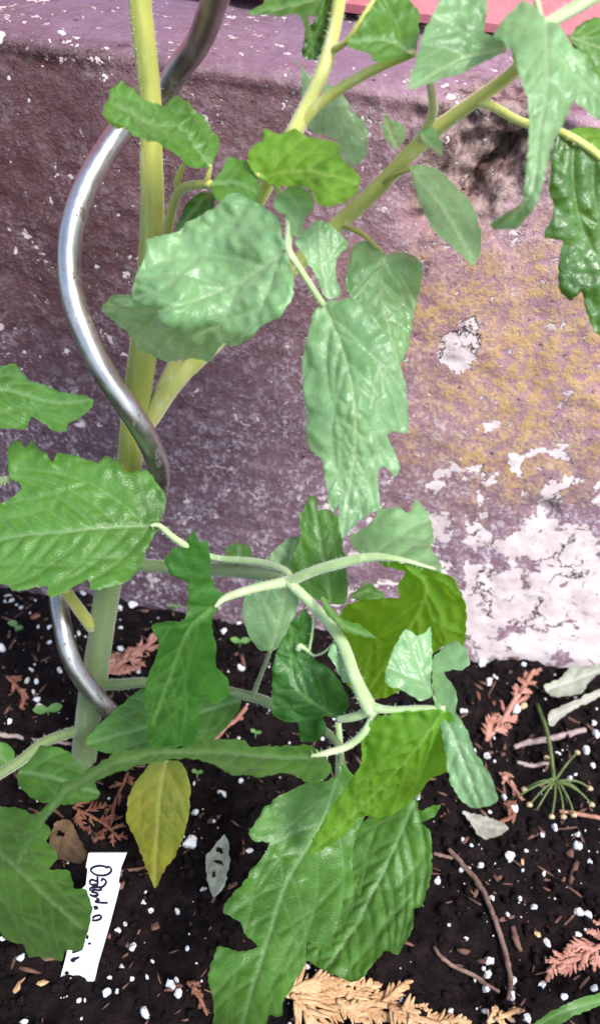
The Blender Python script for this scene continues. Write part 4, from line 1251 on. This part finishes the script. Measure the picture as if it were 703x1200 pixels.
frond('cedar_frond', [(590, 940), (600, 955), (575, 968)], 'reddish dry sprig next to the grey fallen leaf', 'cedar_brown', 12, 5, seed=19, width=5.0)
frond('cedar_frond', [(585, 905), (598, 918), (612, 938)], 'reddish dry sprig left of the dried flower head', 'cedar_pink', 14, 5, seed=20, width=5.0)
frond('cedar_frond', [(220, 1150), (232, 1165), (243, 1190)], 'small reddish brown sprig beside the lobed hanging leaflet', 'cedar_brown', 14, 5, seed=21, width=5.0)
frond('cedar_frond', [(540, 905), (552, 925), (548, 945)], 'tiny brown sprig under the pale hanging leaflet tip', 'cedar_brown', 10, 4, seed=23, width=4.5)


def chip(u, v, L, Wd, an, label, mat='bark', k=0):
    p = on_soil(u, v, 1.2)
    dep = (np.array(p) - CAMn) @ (CRn @ np.array([0, 0, -1.0])); px = dep / FPX
    V, F = crumbs[k % 8]
    A = V * np.array([L * px * 0.5, Wd * px * 0.5, Wd * px * 0.25])
    o = link('bark_chip', mesh('bark_chip', A, F), M[mat], smooth=False)
    o.location = p; o.rotation_euler = (rng.uniform(-.3, .3), rng.uniform(-.3, .3), an)
    tag(o, label, 'bark chip')


CHIPS = [(42, 722, 14, 7, 0.6, 'orange brown bark chip beside the tiny two-leaf seedling by the wall', 'cedar_brown'), (22, 1156, 26, 8, 1.3, 'upright orange brown husk on soil below the big left leaflet', 'cedar_tan'),
         (50, 1152, 14, 8, 0.4, 'small tan chip next to the orange brown husk', 'cedar_tan'), (58, 1122, 22, 10, 0.1, 'brown bark chip tucked under the lower left leaflet edge', 'bark'),
         (613, 827, 12, 8, 1.0, 'cream crumb of bark beside the pinkish grey straight twig', 'seed'), (629, 1094, 9, 9, 0.5, 'round orange crumb of bark beside a white granule', 'cedar_tan'),
         (668, 1000, 16, 9, 1.1, 'reddish bark flake right of the dried flower head', 'bark'), (545, 985, 15, 5, 1.0, 'thin brown bark sliver beside the twig end', 'bark'),
         (612, 1010, 9, 5, 1.4, 'tan bark sliver standing among white granules', 'cedar_tan'), (250, 960, 20, 7, 0.5, 'brown bark curl above the pale leaf with holes', 'bark'),
         (140, 1040, 16, 10, 0.9, 'red brown bark chip touching the white label', 'bark'), (182, 1086, 14, 10, 0.2, 'reddish brown bark lump between label and hanging leaflet', 'bark'),
         (658, 778, 24, 8, 0.2, 'red brown bark piece at the wall foot above the fallen pale leaf', 'bark'), (560, 815, 18, 5, 1.7, 'curled orange bark strip below the wall foot', 'cedar_brown'),
         (578, 822, 20, 5, 2.2, 'brown bark strip leaning on the pink cedar sprig', 'cedar_brown'), (300, 716, 18, 7, 0.9, 'pinkish bark chip behind the central leaf stalk', 'cedar_pink'),
         (690, 790, 14, 8, 0.9, 'brown bark lump beside the fallen pale leaf tip', 'bark')]
for k, c in enumerate(CHIPS):
    chip(*c[:6], mat=c[6], k=k)


def ground_leaf(name, mat, outline, rib, ctrl, label, holes=(), cat='dead leaf'):
    o = leaf(name, None, mat, outline, rib, ctrl, mode='z', quilt=0.9, wave=1.8, holes=holes, step=1.5)
    return tag(o, label, cat)


ground_leaf('fallen_leaf', 'deadpale', [(638, 803), (655, 796), (668, 781), (681, 783), (702, 779), (715, 782), (698, 791), (688, 801), (681, 812), (661, 816), (645, 816)], [(640, 808), (670, 798), (712, 782)],
            [(638, 806, 4), (668, 782, 5), (702, 780, 8), (661, 815, 4), (685, 800, 8)], 'pale green fallen leaf on the soil against the wall foot')
ground_leaf('dry_strip', 'deadbrown', [(643, 836), (668, 823), (705, 807), (712, 812), (668, 834), (645, 851)], [(644, 844), (670, 829), (708, 810)],
            [(643, 843, 4), (705, 810, 8), (668, 823, 8), (668, 834, 5)], 'light brown dry leaf strip lying below the fallen pale leaf').data.materials[0] = M['deadgrey']
ground_leaf('fallen_leaf', 'deadgrey', [(542, 951), (557, 953), (590, 965), (595, 973), (573, 983), (560, 978), (550, 963)], [(544, 953), (565, 967), (594, 972)],
            [(542, 951, 5), (590, 966, 7), (573, 983, 4), (560, 970, 3)], 'grey green cupped fallen leaf beside the pale hanging leaflet tip')
ground_leaf('fallen_leaf', 'deadpale', [(262, 978), (268, 987), (269, 1010), (262, 1040), (250, 1051), (243, 1030), (241, 1003), (250, 992)], [(262, 980), (257, 1015), (251, 1048)],
            [(262, 978, 7), (269, 1010, 6), (250, 1050, 4), (241, 1003, 5)], 'pale dead leaf full of small holes beside the yellowing leaflet', [(258, 996, 5, 4), (257, 1010, 6, 3), (251, 1025, 2.5, 4)])
ground_leaf('fallen_leaf', 'deadbrown', [(63, 966), (80, 960), (90, 976), (102, 1000), (95, 1012), (83, 1010), (66, 1006), (58, 990)], [(66, 966), (80, 985), (98, 1006)],
            [(63, 966, 7), (90, 976, 8), (100, 1002, 5), (60, 992, 5)], 'brown dead leaf with a round hole behind the white label', [(71, 977, 5, 4)])
o = leaf('grass_blade', None, 'mid', [(618, 1206), (640, 1189), (668, 1174), (703, 1163), (745, 1157), (745, 1170), (700, 1180), (670, 1192), (650, 1206), (630, 1216)], [(620, 1208), (665, 1184), (745, 1163)],
         [(618, 1206, 8), (745, 1160, 12), (668, 1174, 22), (670, 1192, 20)], mode='z', quilt=0.15, wave=0.2, veins=True, nsec=3)
tag(o, 'smooth green strap leaf arching over the soil by the cedar fronds', 'grass blade')


# dried flower head with its stalk
def build_umbel():
    c = on_soil(649, 916, 9)
    base_ = on_soil(629, 826, 0.5)
    root = empty('dried_flower_head', on_soil(649, 916, 0))
    tag(root, 'star-shaped dried flower head with thin green spokes on its fallen stalk', 'flower head')
    path = [base_ + (c - base_) * t + Vector((0, 0, 0.004 * math.sin(t * math.pi))) for t in np.linspace(0, 1, 14)]
    V, F = tube_geo(path, list(np.linspace(0.0010, 0.0008, 14)), 8)
    link('stalk', mesh('stalk', V, F), M['dry_green'], root)
    for (u, v, s) in [(614, 925, 1), (620, 943, 1), (629, 948, 0), (646, 957, 1), (660, 957, 1), (672, 955, 1), (693, 943, 1), (691, 924, 1), (676, 882, 1), (635, 920, 1), (684, 934, 0), (664, 940, 0), (640, 888, 1), (606, 934, 0)]:
        e = on_soil(u, v, 3 + rng.uniform(0, 5))
        path = [c + (e - c) * t + Vector((0, 0, 0.003 * math.sin(t * math.pi))) for t in np.linspace(0, 1, 8)]
        V, F = tube_geo(path, list(np.linspace(0.00055, 0.00038, 8)), 6)
        sp = link('spoke', mesh('spoke', V, F), M['dry_green'], root)
        if s:
            V, F = perl[s % 7]
            V = V * 0.0014 * np.array([1, 0.8, 0.8]) + np.array(e)
            so = link('seed', mesh('seed', V, F), M['seed'], sp)


build_umbel()


# seedlings
def seedling(u, v, s, label):
    p = on_soil(u, v, 0.0)
    dep = (np.array(p) - CAMn) @ (CRn @ np.array([0, 0, -1.0])); px = dep / FPX
    root = empty('seedling', p)
    tag(root, label, 'seedling', 'tiny seedlings sprouting in the bed')
    top = p + Vector((0, 0, 0.004))
    V, F = tube_geo([p - Vector((0, 0, .002)), p + Vector((0, 0, .002)), top], [.0004, .0004, .0003], 6)
    link('stalk', mesh('stalk', V, F), M['seedling'], root)
    a0 = rng.uniform(-0.5, 0.5)
    for sd in (0, math.pi):
        L = s * px; V = []; F = []
        n = 8
        for i in range(n + 1):
            t = i / n; w = 0.42 * L * math.sin(math.pi * min(1, t * 0.96 + 0.04)) ** 0.7
            for j in (-1, 0, 1):
                V.append(Vector((L * t, w * j, 0.18 * L * t - (0.08 * L if j == 0 else 0) * math.sin(math.pi * t))))
        for i in range(n):
            for j in (0, 1):
                F.append((i * 3 + j, i * 3 + j + 1, i * 3 + j + 4, i * 3 + j + 3))
        mt = Matrix.Translation(top) @ Matrix.Rotation(a0 + sd + rng.uniform(-.3, .3), 4, 'Z')
        link('seed_leaf', mesh('seed_leaf', [mt @ v for v in V], F), M['seedling'], root)


seedling(20, 741, 11, 'tiny two-leaf seedling in open soil near the wall foot')
seedling(57, 838, 17, 'tiny seedling with two long leaves by the metal spiral foot')
seedling(203, 717, 10, 'tiny seedling pressed against the wall foot behind the dark leaflet')
seedling(281, 758, 12, 'tiny seedling showing behind the central leaf stalk')
seedling(299, 865, 7, 'tiny seedling showing between low branch and long arching leaflet')
seedling(231, 912, 7, 'tiny seedling right of the yellowing leaflet')

scene.render.engine = 'CYCLES'
